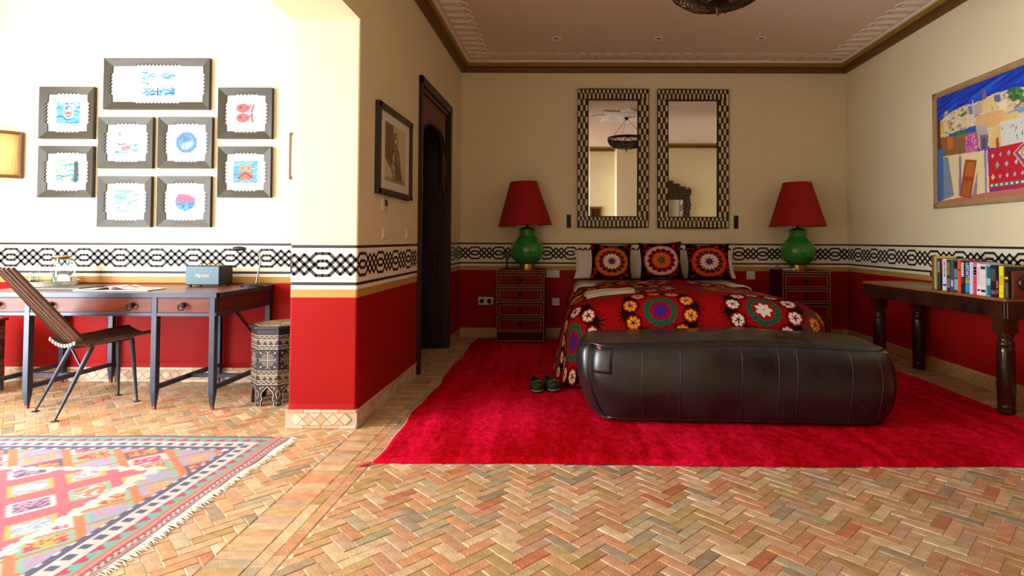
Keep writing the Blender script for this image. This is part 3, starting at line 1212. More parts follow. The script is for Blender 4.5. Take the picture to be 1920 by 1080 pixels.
for a0, a1, c0, c1 in ((-.985, -.80, .28, .94),):
    o = obj('corner_patch', patch(a0, a1, c0, c1), m_leather, pouf, smooth=80, local=True)
    sd = o.modifiers.new('solid', 'SOLIDIFY')
    sd.thickness = .003
for a in (-.905, .955):
    v = pouf_pt(a, -1, .93)
    mb = MB().tube([v + Vector((-.018, -.002, .004)), v + Vector((0, -.010, -.002)), v + Vector((.02, -.004, -.006))], [.003, .007, .003], 6)
    obj('pull_tab', mb, m_tan, pouf, smooth=60, local=True, label='tan leather tie at the top corner')

# ================================================================== bed
m_sheet = M('white_linen', (230, 222, 208), 0.85, var=0.06, vscale=6, bump=0.15, bscale=18)
m_suzani = M('embroidered_cover', (150, 10, 14), 0.85, attr='Col', var=0.12, vscale=90, bump=0.2, bscale=300, spec=0.08)
m_bedbase = M('bed_base_fabric', (70, 50, 40), 0.9)
BX, BHW = .985, .915                    # bed centre line and half width of the top
BY0, BY1, BZ = 4.40, 6.60, .70          # foot, head, top
bed = thing('bed', 'wide double bed under a red floral embroidered cover between the two nightstands', 'bed', (BX, 5.5, 0.0))
mb = MB().box((BX - BHW + .06, BY0 + .06, .034), (BX + BHW - .06, BY1, .40))
obj('base', mb, m_bedbase, bed, bevel=.02)
mb = MB().box((BX - BHW + .03, BY0 + .05, .40), (BX + BHW - .03, BY1, .665))
obj('mattress', mb, m_sheet, bed, bevel=.05)
# turned-down sheet hanging a little over the sides at the head
n1_, n2_ = 60, 14
P = []
for j in range(n2_ + 1):
    y = 5.80 + (6.55 - 5.80) * j / n2_
    for i in range(n1_ + 1):
        s = -1 + 2 * i / n1_
        al = s * (BHW + .30)
        ex = max(abs(al) - (BHW - .06), 0)
        sg = 1 if al > 0 else -1
        rr_ = .09
        if ex < rr_ * PI / 2:
            ho, dr_ = rr_ * math.sin(ex / rr_), rr_ * (1 - math.cos(ex / rr_))
        else:
            ho, dr_ = rr_ + .12 * (ex - rr_ * PI / 2), rr_ + (ex - rr_ * PI / 2)
        if dr_ > .2:
            dr_ = .2 + (dr_ - .2) * (.4 + .6 * j / n2_)
        P.append((BX + sg * (min(abs(al), BHW - .06) + ho), y + .01 * math.sin(i * .6), BZ + .012 - dr_ + .006 * noise.noise(Vector((al * 5, y * 5, 0)))))
mb = MB().add(P, [(j * (n1_ + 1) + i, j * (n1_ + 1) + i + 1, (j + 1) * (n1_ + 1) + i + 1, (j + 1) * (n1_ + 1) + i) for j in range(n2_) for i in range(n1_)])
o = obj('turned_sheet', mb, m_sheet, bed, smooth=80, label='white sheet folded back at the head')
o.modifiers.new('solid', 'SOLIDIFY').thickness = .012

# embroidered cover: cloth coordinates a (across, 0 at the centre line) and b (0 at the head edge, towards the foot)
HWF, LF, DROP = BHW - .15, (6.02 - BY0) - .17, .80
CW_, CL_ = 2 * (HWF + DROP), LF + .72
cv = Canvas(CW_, CL_, .0062, (152, 8, 14))
A0 = CW_ / 2                            # a = x - A0 ; canvas y = b
SUZ = dict(bk=(24, 12, 12), cream=(222, 204, 172), white=(228, 220, 206), yel=(236, 158, 24), org=(226, 120, 28), grn=(14, 92, 66), pur=(66, 30, 130), gry=(74, 70, 58), red=(160, 8, 14), drk=(90, 6, 12), teal=(30, 110, 96))


def flower(x, y, r, petal, core, rim='bk', n=8, a0=0.0):
    cv.ell(x, y, r * 1.38, r * 1.38, SUZ[rim])
    cv.ell(x, y, r * 1.16, r * 1.16, SUZ['red'])
    for k in range(n):
        a = a0 + 2 * PI * k / n
        cv.ell(x + math.cos(a) * r * .62, y + math.sin(a) * r * .62, r * .38, r * .27, SUZ[petal], a)
    cv.ell(x, y, r * .5, r * .5, SUZ[petal])
    for k in range(n // 2 + 1):
        a = a0 + 2 * PI * k / (n // 2 + 1)
        cv.line([(x, y), (x + math.cos(a) * r * .52, y + math.sin(a) * r * .52)], r * .2, SUZ[core])
    cv.ell(x, y, r * .2, r * .2, SUZ[core])


def fronds(x, y, ang, ln, c='bk'):
    for d in (-.75, -.38, 0, .38, .75):
        p = []
        for q in np.linspace(0, 1, 5):
            a = ang + d * (.45 + .75 * q)
            p.append((x + math.cos(a) * ln * q, y + math.sin(a) * ln * q))
        cv.line(p, ln * .22, SUZ[c], True)


def rosette(x, y, R, petal, core, ring, star, rim='bk', n=10, a0=.2):
    for k in range(n):
        a = a0 + 2 * PI * k / n
        am = a + PI / n
        fronds(x + math.cos(am) * R * 1.02, y + math.sin(am) * R * 1.02, am, R * .56, rim)
        fronds(x + math.cos(am) * R * .98, y + math.sin(am) * R * .98, am + PI, R * .28, rim)
    for k in range(n):
        a = a0 + 2 * PI * k / n
        flower(x + math.cos(a) * R, y + math.sin(a) * R, R * .215, petal, core, rim, 8, a)
    m = 16
    for k in range(m):
        a = 2 * PI * k / m
        cv.ell(x + math.cos(a) * R * .47, y + math.sin(a) * R * .47, R * .115, R * .09, SUZ[ring], a)
    cv.ell(x, y, R * .5, R * .5, SUZ[ring], 0, .84)
    cv.ell(x, y, R * .36, R * .36, SUZ['red'])
    for k in range(7):
        a = 2 * PI * k / 7
        cv.ell(x + math.cos(a) * R * .16, y + math.sin(a) * R * .16, R * .13, R * .075, SUZ[star], a)


def sprig(x, y, s, c1, c2, ang=0.0):
    for i in range(-2, 3):
        px, py = x + math.cos(ang) * i * s * .3, y + math.sin(ang) * i * s * .3
        cv.ell(px + math.sin(ang) * s * .16, py - math.cos(ang) * s * .16, s * .2, s * .12, SUZ[c1 if i % 2 else c2], ang + .8)
        cv.ell(px - math.sin(ang) * s * .16, py + math.cos(ang) * s * .16, s * .2, s * .12, SUZ[c1 if i % 2 else c2], ang - .8)
    cv.line([(x - math.cos(ang) * s * .8, y - math.sin(ang) * s * .8), (x + math.cos(ang) * s * .8, y + math.sin(ang) * s * .8)], s * .16, SUZ[c1])


ROW1 = LF + .22
for bx, by, R, pe, co, ri, stc, rim in (
        (-1.10, ROW1 + .12, .27, 'cream', 'drk', 'grn', 'pur', 'bk'), (-.27, ROW1 + .02, .24, 'yel', 'pur', 'grn', 'pur', 'bk'),
        (.55, ROW1, .24, 'white', 'drk', 'grn', 'white', 'bk'), (1.21, ROW1 + .10, .26, 'yel', 'pur', 'grn', 'pur', 'gry'),
        (-.95, ROW1 - .70, .25, 'org', 'drk', 'grn', 'cream', 'bk'), (-.30, ROW1 - .74, .24, 'cream', 'drk', 'grn', 'pur', 'bk'),
        (.55, ROW1 - .70, .25, 'org', 'drk', 'teal', 'org', 'teal'), (1.30, ROW1 - .66, .24, 'white', 'pur', 'grn', 'pur', 'bk'),
        (-.80, ROW1 - 1.38, .23, 'yel', 'drk', 'grn', 'pur', 'bk'), (-.22, ROW1 - 1.45, .24, 'yel', 'pur', 'grn', 'cream', 'bk'), (.50, ROW1 - 1.42, .23, 'cream', 'drk', 'teal', 'org', 'bk'), (1.15, ROW1 - 1.38, .23, 'yel', 'drk', 'grn', 'pur', 'bk'),
        (-1.40, ROW1 - .3, .22, 'cream', 'drk', 'grn', 'pur', 'bk'), (-.27, ROW1 + .66, .24, 'white', 'drk', 'grn', 'pur', 'bk'), (.55, ROW1 + .66, .24, 'yel', 'drk', 'grn', 'pur', 'bk')):
    rosette(A0 + bx, by, R, pe, co, ri, stc, rim)
for bx, by, s, c1, c2, an in ((-.68, ROW1 - .26, .085, 'grn', 'grn', PI / 2), (-.66, ROW1 - .45, .07, 'pur', 'grn', .2), (.14, ROW1 - .36, .08, 'grn', 'pur', PI / 2), (.06, ROW1 - .46, .07, 'pur', 'grn', 0), (.98, ROW1 - .30, .10, 'pur', 'pur', .4), (.90, ROW1 - .42, .08, 'pur', 'grn', .2), (.16, ROW1 - 1.05, .08, 'teal', 'pur', 0), (-.6, ROW1 - 1.05, .08, 'grn', 'pur', 0)):
    sprig(A0 + bx, by, s, c1, c2, an)
cv.speckle(.06)
Xc, Yc = np.meshgrid(cv.x, cv.y)
aa, bb = Xc - A0, Yc
da = np.maximum(np.abs(aa) - HWF, 0)
db = np.maximum(bb - LF, 0)
dd = np.hypot(da, db)
ang = np.arctan2(db, da)
R_ = .27
th = np.clip(dd / R_, 0, PI / 2)
rest = np.maximum(dd - R_ * PI / 2, 0)
out = R_ * np.sin(th) + rest * (.04 + .13 * np.abs(np.cos(ang)))
drop = R_ * (1 - np.cos(th)) + rest * .985
wave = (np.sin(ang * 9 + 1.2) * .02 + np.sin((np.where(da > 0, bb, aa)) * 7.0) * .016) * np.clip(rest / .35, 0, 1) * (.25 + .75 * np.abs(np.cos(ang)))
out = out + wave
sgn = np.sign(aa)
xx_side = .075 * (aa > 0) * np.clip(dd / .32, 0, 1) * np.cos(ang)
zz_ = BZ + .055 * np.cos(np.clip(aa / HWF, -1, 1) * PI / 2) ** .7 * (1 - .25 * bb / CL_) - drop
zz_ += (smooth_noise(cv.nx, cv.ny, 9, 7) - .5) * .018 * (dd < .3) + (smooth_noise(cv.nx, cv.ny, 34, 4) - .5) * .006
zz_ = np.maximum(zz_, .042 + .004 * rest)
xx_ = BX + np.where(dd > 0, np.minimum(np.abs(aa), HWF) * sgn + sgn * out * np.cos(ang) + xx_side, aa)
yy_ = 6.02 - np.where(dd > 0, np.minimum(bb, LF) + out * np.sin(ang), bb)
yy_ -= .05 * np.exp(-bb / .1) * 0
cov = link('embroidered_cover', grid_mesh('embroidered_cover', np.stack([xx_ - BX, yy_ - 5.5, zz_], -1), cv.a, m_suzani), bed)
cov['label'] = 'red cover embroidered with rings of flowers'


def cushion_grid(w, h, T, n, front, corner=.05):
    u = np.linspace(-1, 1, n)
    U_, V_ = np.meshgrid(u, u)
    pu = 1 - corner * 2 * (1 - np.abs(V_) ** 2) * 1.0
    pv = 1 - corner * 2 * (1 - np.abs(U_) ** 2) * 1.0
    x, z = U_ * w / 2 * pu, V_ * h / 2 * pv
    th_ = T * ((1 - U_ ** 2) * (1 - V_ ** 2)) ** .42
    y = -th_ if front else th_ * .8
    return np.stack([x, y, z], -1)


def suzani_face(outer, mid, petal, core, cen, n=110):
    c = Canvas(1, 1, 1 / n, (24, 12, 12))
    r_ = random.Random(outer[0] + mid[0] * 3 + core[0])
    for k in range(60):
        x, y = r_.random(), r_.random()
        if math.hypot(x - .5, y - .5) > .40:
            c.ell(x, y, r_.uniform(.03, .06), r_.uniform(.02, .035), (176, 14, 22), r_.random() * PI, r_.choice((0, .6)))
    c.ell(.5, .48, .43, .43, (178, 16, 20))
    for k in range(44):
        a = 2 * PI * k / 44
        c.ell(.5 + .385 * math.cos(a), .48 + .385 * math.sin(a), .042, .02, outer, a)
    c.ell(.5, .48, .365, .365, outer)
    for k in range(14):
        a = 2 * PI * k / 14
        c.ell(.5 + .285 * math.cos(a), .48 + .285 * math.sin(a), .072, .066, (178, 16, 20))
        c.ell(.5 + .285 * math.cos(a), .48 + .285 * math.sin(a), .05, .046, mid)
    c.ell(.5, .48, .245, .245, (178, 16, 20))
    for k in range(16):
        a = 2 * PI * k / 16
        c.ell(.5 + .185 * math.cos(a), .48 + .185 * math.sin(a), .05, .03, petal, a)
    c.ell(.5, .48, .175, .175, petal)
    for k in range(16):
        a = 2 * PI * (k + .5) / 16
        c.ell(.5 + .135 * math.cos(a), .48 + .135 * math.sin(a), .016, .011, (178, 16, 20), a)
    for k in range(8):
        a = 2 * PI * k / 8
        c.ell(.5 + .068 * math.cos(a), .48 + .068 * math.sin(a), .045, .024, core, a)
    c.ell(.5, .48, .03, .03, cen)
    c.speckle(.06)
    return c


m_cushion_back = M('cushion_back_cloth', (120, 8, 16), 0.85)
for lab, x, w, h, zc_, rz_, tilt, ry_, cols in (
        ('square cushion on bed with yellow ring and green lobes round white flower, leftmost', .45, .47, .41, .948, .05, -.24, .02, ((190, 112, 14), (22, 54, 40), (222, 206, 178), (60, 26, 110), (190, 14, 40))),
        ('square cushion on bed with cream outer ring and orange centre flower, middle one', 1.00, .48, .425, .965, -.03, -.22, -.035, ((214, 190, 164), (60, 12, 64), (224, 104, 20), (10, 96, 64), (200, 30, 24))),
        ('square cushion on bed with orange ring and green lobes round white flower, rightmost', 1.525, .49, .42, .95, -.06, -.24, -.03, ((206, 80, 16), (22, 52, 40), (222, 206, 178), (66, 22, 110), (190, 14, 40)))):
    cu = thing('embroidered_cushion', lab, 'cushion', (x, 6.08, zc_), rz_, 'embroidered cushions on the bed')
    cu.rotation_euler = (tilt, ry_, rz_)
    f = suzani_face(*cols)
    link('front_panel', grid_mesh('front_panel', cushion_grid(w, h, .075, f.nx, True), f.a, m_suzani), cu)
    gb = cushion_grid(w, h, .075, 26, False)
    link('back_panel', grid_mesh('back_panel', gb, None, m_cushion_back), cu)

for lab, x, w, zc_, rz_, tilt in (('white bed pillow behind the left and middle cushions', .50, .92, .905, .02, -.40), ('white bed pillow behind the middle and right cushions', 1.44, .92, .91, -.02, -.38)):
    pl = thing('bed_pillow', lab, 'pillow', (x, 6.36, zc_ + .005), rz_, 'white pillows at the head of the bed')
    pl.rotation_euler = (tilt, 0, rz_)
    for fr in (True, False):
        g = cushion_grid(w, .35, .11, 34, fr, .03)
        nz = np.vectorize(lambda a, b: noise.noise(Vector((a * 9 + x * 7, b * 9, 0))) * .012)(g[..., 0], g[..., 2])
        ins = np.ones_like(nz)
        ins[0, :] = ins[-1, :] = 0
        ins[:, 0] = ins[:, -1] = 0
        g[..., 1] += nz * ins
        link('pillow_front' if fr else 'pillow_back', grid_mesh('pillow', g, None, m_sheet), pl)

# folded towel lying on the cover
def on_cover(x, y):
    i = np.argmin((xx_ - x) ** 2 + (yy_ - y) ** 2)
    return float(zz_.reshape(-1)[i])


tow = thing('folded_towel', 'folded white linen cloth lying on the red bed cover', 'towel', (.345, 4.86, 0), .02)
m_towel = M('white_towel', (214, 204, 188), .9, bump=.15, bscale=60)
for lay, (hw, hl, dz) in enumerate(((.215, .16, .012), (.205, .15, .021), (.21, .155, .030))):
    n = 12
    P = []
    for j in range(n + 1):
        for i in range(n + 1):
            u, v = -1 + 2 * i / n, -1 + 2 * j / n
            lx, ly = u * hw * (1 + .03 * math.sin(v * 2 + lay)), v * hl * (1 + .03 * math.sin(u * 3 + lay)) + .03 * u
            P.append((lx, ly, on_cover(.345 + lx, 4.86 + ly) + dz + .003 * noise.noise(Vector((lx * 9, ly * 9, lay)))))
    mb = MB().add(P, [(j * (n + 1) + i, j * (n + 1) + i + 1, (j + 1) * (n + 1) + i + 1, (j + 1) * (n + 1) + i) for j in range(n) for i in range(n)])
    o = obj('folded_layer', mb, m_towel, tow, smooth=80, local=True)
    o.modifiers.new('solid', 'SOLIDIFY').thickness = .008
lx, ly = .165, -.10
mb = MB()
for k in range(4):
    z0 = on_cover(.345 + lx, 4.86 + ly) + .034
    mb.box((lx - .03 + k * .016, ly - .006, z0), (lx - .02 + k * .016, ly + .008, z0 + .002))
obj('embroidered_monogram', mb, M('dark_green_thread', (40, 66, 50), .8), tow, local=True)

# ================================================================== bedroom furniture
m_ns = M('red_leather_chest', (66, 3, 5), 0.5, var=0.3, vscale=5, bump=0.1, bscale=60, spec=.1)
m_drawer = M('red_leather_drawer', (112, 7, 8), 0.45, var=0.3, vscale=5, bump=0.1, bscale=60, spec=.1)
m_brass = M('brass', (190, 140, 58), 0.3, 1.0)
m_oldbrass = M('aged_brass_tack', (206, 160, 92), 0.45, 0.4)
m_dark = M('dark_iron', (24, 22, 22), 0.4, 0.6)
m_gloss_green = M('green_glaze', (48, 140, 48), 0.22, var=0.25, vscale=7, bump=0.08, bscale=50, coat=.4)
m_shade = M('red_lampshade', (156, 2, 8), 0.8, var=0.08, vscale=40, stretch=(1, 1, .1))
m_shade_in = M('shade_gold_lining', (190, 140, 66), 0.6)
m_black = M('black_plastic', (18, 18, 19), 0.45)
m_whitep = M('white_plastic', (222, 216, 206), 0.4)


def nightstand(lab):
    t = thing('nightstand', lab, 'nightstand', (0, 0, 0), 0, 'studded nightstands')
    W, D, H = .272, .40, .815
    mb = MB().box((-W, 0, 0), (W, D, H))
    body = obj('carcass', mb, m_ns, t, bevel=.006, local=True)
    tk = MB()

    def tack(x, z):
        tk.ball((x, -.001, z), .0052, 6, 4, (1, .7, 1))
    zs_ = (.632, .467, .297, .130)
    hts = (.132, .128, .128, .128)
    for i in range(42):
        x = -W + .008 + (2 * W - .016) * i / 41
        for z in (H - .006, H - .030, .012, .118):
            tack(x, z)
        for z0 in zs_[:3]:
            tack(x, z0 - .018)
    for i in range(62):
        z = .012 + (H - .02) * i / 61
        for x in (-W + .006, W - .006):
            tack(x, z)
    obj('tacks', tk, m_oldbrass, body, smooth=60, kind='stuff', local=True)
    for z0, h in zip(zs_, hts):
        mb = MB().box((-W + .028, -.008, z0), (W - .028, .01, z0 + h))
        d = obj('drawer', mb, m_drawer, t, bevel=.005, local=True)
        tk = MB()
        for i in range(36):
            x = -W + .034 + (2 * W - .068) * i / 35
            tk.ball((x, -.009, z0 + .006), .0046, 6, 4, (1, .7, 1))
            tk.ball((x, -.009, z0 + h - .006), .0046, 6, 4, (1, .7, 1))
        for i in range(9):
            z = z0 + .012 + (h - .024) * i / 8
            tk.ball((-W + .034, -.009, z), .0046, 6, 4, (1, .7, 1))
            tk.ball((W - .034, -.009, z), .0046, 6, 4, (1, .7, 1))
        obj('tacks', tk, m_oldbrass, d, smooth=60, kind='stuff', local=True)
        hd = MB()
        zc_ = z0 + h * .5
        hd.lathe([(.022, 0), (.022, .004), (.012, .008), (0, .012)], 14)
        hd.v = [(x, -.008 - z, zc_ + y + .012) for x, y, z in hd.v]
        hd.tube([(math.sin(a) * .019, -.020 - .004 * math.cos(a), zc_ - .012 - .022 * math.cos(a) + .002) for a in np.linspace(0, 2 * PI, 16, endpoint=False)], .0035, 6, True)
        obj('ring_pull', hd, m_dark, d, smooth=50, local=True)
    return t


ns = nightstand('four-drawer red leather nightstand with brass tacks, standing left of the bed by the door')
ns.location = (-.565, 6.235, .032)
copy_tree(ns, (2.675, 6.235, .032), 0, 'four-drawer red leather nightstand with brass tacks, right of the bed near the console table')


def table_lamp(lab):
    t = thing('table_lamp', lab, 'lamp', (0, 0, 0), 0, 'green table lamps')
    mb = MB().lathe([(.098, 0), (.098, .012), (.094, .014), (.094, .062), (.098, .066)], 36)
    obj('base', mb, m_brass, t, smooth=40, local=True, label='brass drum base')
    prof = [(.07, .066), (.105, .072), (.150, .105), (.182, .155), (.193, .215), (.187, .262), (.162, .312), (.124, .352), (.100, .382), (.090, .398), (.094, .425), (.100, .462), (.092, .468), (.05, .468)]
    ring = []
    for i in range(len(prof) - 1):
        for k in range(3):
            f = k / 3
            ring.append((prof[i][0] * (1 - f) + prof[i + 1][0] * f, prof[i][1] * (1 - f) + prof[i + 1][1] * f))
    ring.append(prof[-1])
    mb = MB().lathe(ring, 48)
    obj('vase_body', mb, m_gloss_green, t, smooth=50, local=True, label='round green glazed ceramic body')
    mb = MB().lathe([(.086, .466), (.088, .472), (.05, .488), (.014, .494), (.012, .53), (.02, .532), (.02, .56), (0, .56)], 24)
    obj('neck', mb, M('dark_bronze_fitting', (58, 34, 22), .4, .8), t, smooth=40, local=True)
    zb, zt = .510, 1.018
    rb, rt = .315, .158
    sh = MB()
    n = 56
    for r0, r1, mi in ((rb, rt, 0), (rb - .004, rt - .004, 1)):
        k0 = len(sh.v)
        sh.add([(r * math.cos(2 * PI * k / n), r * math.sin(2 * PI * k / n), z) for r, z in ((r0, zb), (r1, zt)) for k in range(n)],
               [(k, (k + 1) % n, n + (k + 1) % n, n + k) for k in range(n)], mi)
    for off in (0, n):
        sh.f += [(off + k, off + (k + 1) % n, 2 * n + off + (k + 1) % n, 2 * n + off + k) for k in range(n)]
        sh.m += [1] * n
    s = obj('lamp_shade', sh, [m_shade, m_shade_in], t, smooth=50, local=True, label='tapered red fabric shade')
    m_trim = M('shade_red_trim', (112, 6, 10), .8)
    for r, z in ((rb, zb), (rt, zt)):
        mb = MB().tube([(r * math.cos(a), r * math.sin(a), z) for a in np.linspace(0, 2 * PI, n, endpoint=False)], .004, 6, True)
        obj('shade_rim', mb, m_trim, s, smooth=60, local=True)
    mb = MB()
    for k in range(3):
        a = 2 * PI * k / 3
        mb.tube([(0, 0, zt - .03), (rt * math.cos(a), rt * math.sin(a), zt - .005)], .003, 5)
    mb.tube([(0, 0, .55), (0, 0, zt - .02)], .004, 6)
    obj('harp', mb, m_brass, t, smooth=60, local=True)
    mb = MB().ball((0, 0, .60), .035, 12, 8, (1, 1, 1.4))
    obj('bulb', mb, M('frosted_bulb', (226, 222, 210), .3), t, smooth=60, local=True)
    return t


lamp = table_lamp('green ceramic table lamp with red shade left of the bed, beside a little black stand')
lamp.location = (-.507, 6.42, .8475)
for c in lamp.children:
    if c.name.startswith('lamp_shade'):
        c.rotation_euler = (0, -.045, 0)
r_ = copy_tree(lamp, (2.655, 6.42, .8475), 0, 'green ceramic table lamp with red shade right of the bed, beside a white handset')
for c in r_.children:
    if c.name.startswith('lamp_shade'):
        c.rotation_euler = (0, -.004, 0)

st_ = thing('magnifier_stand', 'small black round-headed stand on the left nightstand', 'stand', (-.735, 6.36, .8475))
mb = MB().lathe([(.062, 0), (.062, .006), (.02, .014), (.012, .03)], 24)
obj('base', mb, m_black, st_, smooth=40, local=True)
obj('stem', MB().tube([(0, 0, .012), (0, 0, .15)], .011, 8), m_black, st_, smooth=40, local=True)
mb = MB().lathe([(.0, -.016), (.036, -.016), (.043, -.010), (.043, .010), (.036, .016), (0, .016)], 22)
mb.v = [(x, z, y + .165) for x, y, z in mb.v]
obj('round_head', mb, m_black, st_, smooth=40, local=True)

ph = thing('handset', 'small white handset lying on the right nightstand in front of the lamp', 'handset', (2.50, 6.29, .849))
mb = MB().box((-.075, -.022, .004), (.075, .022, .020))
hb = obj('body', mb, m_whitep, ph, bevel=.008, local=True)
obj('grip_end', MB().ball((.052, -.004, .014), .024, 12, 8, (1, .9, .7)), m_whitep, ph, smooth=60, local=True)
mb = MB().tube([(-.07, 0, .012), (-.085, .03, .02), (-.085, .10, .05), (-.07, .17, .06), (-.06, .26, .02)], .003, 6)
obj('cord', mb, m_black, ph, smooth=60, local=True)

# ------------------------------------------------------------------ mirrors with bone and horn inlay
m_mirror = M('mirror_silver', (240, 240, 236), 0.015, 1.0)
m_bone = M('bone_inlay', (236, 212, 166), 0.4, var=0.3, vscale=30)
m_horn = M('dark_horn', (30, 22, 18), 0.35)
m_mframe = M('mirror_frame_core', (40, 30, 22), 0.5)
MT = .0061                              # the mirrors hang a touch forward


def wall_mirror(lab, x, zc_, seed):
    W, H = .868, 1.695
    t = thing('wall_mirror', lab, 'mirror', (x, YB - .012, zc_), 0, 'inlaid wall mirrors over the bed')
    t.rotation_euler = (MT, 0, 0)
    gw, gh = .300, .708
    mb = MB()
    w, h = W / 2, H / 2
    for x0, x1, z0, z1 in ((-w, -gw, -h, h), (gw, w, -h, h), (-gw, gw, gh, h), (-gw, gw, -h, -gh)):
        mb.box((x0, -.035, z0), (x1, .0, z1))
    fr = obj('frame', mb, m_mframe, t, bevel=.006, local=True)
    gl = MB().box((-gw - .005, -.012, -gh - .005), (gw + .005, -.004, gh + .005))
    obj('glass', gl, m_mirror, t, local=True)
    r_ = random.Random(seed)
    bone, horn = MB(), MB()

    def piece(x0, x1, z0, z1, light):
        j = .0016
        (bone if light else horn).box((x0 + j + r_.uniform(0, .001), -.0365 - (.0022 if light else .0006), z0 + j), (x1 - j, -.034, z1 - j - r_.uniform(0, .002)))
    # stiles: four columns
    cw_ = (w - gw - .016) / 4
    rows = 20
    rh = (2 * gh + .02) / rows
    for s in (-1, 1):
        for i in range(4):
            for k in range(rows):
                a = s * (gw + .010 + cw_ * i)
                b = s * (gw + .010 + cw_ * (i + 1))
                piece(min(a, b), max(a, b), -gh - .01 + rh * k, -gh - .01 + rh * (k + 1), (i + k) % 2 == 0)
    # rails: a row of short pieces on the outside and of long ones towards the glass
    n = 34
    pw = (2 * w - .016) / n
    for s in (-1, 1):
        for i in range(n):
            x0 = -w + .008 + pw * i
            z_in, z_mid, z_out = gh + .012, gh + .082, h - .010
            if s > 0:
                piece(x0, x0 + pw, z_in, z_mid, i % 2 == 1)
                piece(x0, x0 + pw, z_mid, z_out, i % 2 == 0)
            else:
                piece(x0, x0 + pw, -z_in - .038, -z_in, i % 2 == 0)
                piece(x0, x0 + pw, -z_out, -z_in - .038, i % 2 == 1)
    obj('bone_inlay', bone, m_bone, fr, kind='stuff', local=True)
    obj('horn_inlay', horn, m_horn, fr, kind='stuff', local=True)
    return t


wall_mirror('left tall mirror in checkered bone frame over the bed, reflecting a hanging lamp', .515, 2.190, 1)
wall_mirror('right tall mirror in checkered bone frame over the bed, reflecting a carved frame', 1.489, 2.186, 2)

for lab, x, z in (('narrow black wall fitting left of the left mirror', -.021, 1.4195), ('narrow black wall fitting right of the right mirror', 2.0195, 1.414)):
    t = thing('reading_spot', lab, 'wall light', (x, YB, z), 0, 'black wall fittings by the mirrors')
    obj('plate', MB().box((-.027, -.012, -.081), (.027, 0, .081)), m_black, t, bevel=.003, local=True)
    obj('insert', MB().box((-.015, -.018, -.062), (.015, -.011, .062)), m_dark, t, bevel=.002, local=True)


def wall_plate(name, lab, cat, w, h, loc, rz, kind):
    t = thing(name, lab, cat, loc, rz)
    pl = obj('plate', MB().box((-w / 2, -.009, -h / 2), (w / 2, 0, h / 2)), m_whitep, t, bevel=.003, local=True)
    if kind == 'switch':
        k = max(1, round(w / h))
        for i in range(k):
            x0 = -w / 2 + w * i / k + .012
            obj('rocker', MB().box((x0, -.0125, -h / 2 + .012), (x0 + w / k - .024, -.008, h / 2 - .012)), m_whitep, t, bevel=.002, local=True)
    if kind == 'socket':
        k = max(1, round(w / h))
        for i in range(k):
            xc = -w / 2 + w * (i + .5) / k
            mb = MB().lathe([(.022, 0), (.024, .002), (.024, .004), (.019, .004), (.018, -.002), (0, -.002)], 20)
            mb.v = [(xc + x, -.008 - z, y) for x, y, z in mb.v]
            for s in (-1, 1):
                q = MB().tube([(xc + s * .009, -.0105, 0), (xc + s * .009, -.006, 0)], .003, 6)
                mb.add(q.v, q.f, 1)
            obj('socket_well', mb, [m_whitep, m_black], t, smooth=40, local=True)
    return t


wall_plate('light_switch', 'white double light switch between left nightstand and bed', 'switch', .169, .09, (-.2165, YB, .774), 0, 'switch')
wall_plate('wall_socket', 'white single wall socket with empty round well left of the bed', 'socket', .092, .09, (-.178, YB, .438), 0, 'socket')
s2_ = wall_plate('wall_socket', 'white double wall socket with black plugs left of the left nightstand', 'socket', .182, .094, (-1.031, YB, .444), 0, 'socket')
for dx in (-.045, .045):
    mb = MB().lathe([(.026, 0), (.026, .03), (.014, .045), (0, .045)], 14)
    pl = thing('power_plug', 'black power plug in the %s half of the double socket' % ('left' if dx < 0 else 'right'), 'plug', (-1.031 + dx, YB - .009, .444))
    mb.v = [(x, -z - .001, y) for x, y, z in mb.v]
    obj('plug_body', mb, m_black, pl, smooth=40, local=True)
    if dx > 0:
        mb = MB().tube([(0, -.04, 0), (.01, -.055, -.03), (.06, -.05, -.03), (.085, -.03, .02)], .004, 6)
        obj('cable', mb, m_black, pl, smooth=60, local=True)
    else:
        mb = MB().tube([(0, -.04, 0), (0, -.05, .03), (.05, -.03, .075), (.14, -.03, .10), (.20, -.03, .16)], .004, 6)
        obj('cable', mb, M('pale_cable', (130, 100, 70), .6), pl, smooth=60, local=True)
wall_plate('light_switch', 'white single light switch right of the bed by the right nightstand', 'switch', .103, .097, (2.1965, YB, .7675), 0, 'switch')
wall_plate('light_switch', 'white light switch on the left wall below the thermostat', 'switch', .10, .09, (XL, 3.955, 1.233), PI / 2, 'switch')
wall_plate('light_switch', 'white light switch on the left wall next to the arched door', 'switch', .10, .088, (XL, 4.52, 1.233), PI / 2, 'switch')
th_ = wall_plate('thermostat', 'white wall thermostat with dark screen below the framed sketch', 'thermostat', .12, .09, (XL, 3.96, 1.441), PI / 2, 'none')
obj('screen', MB().box((-.02, -.0105, -.012), (.045, -.008, .036)), M('lcd_screen', (62, 66, 60), .3), th_, local=True)
obj('button', MB().box((-.01, -.0115, -.034), (.012, -.008, -.024)), M('grey_button', (120, 130, 140), .4), th_, local=True)

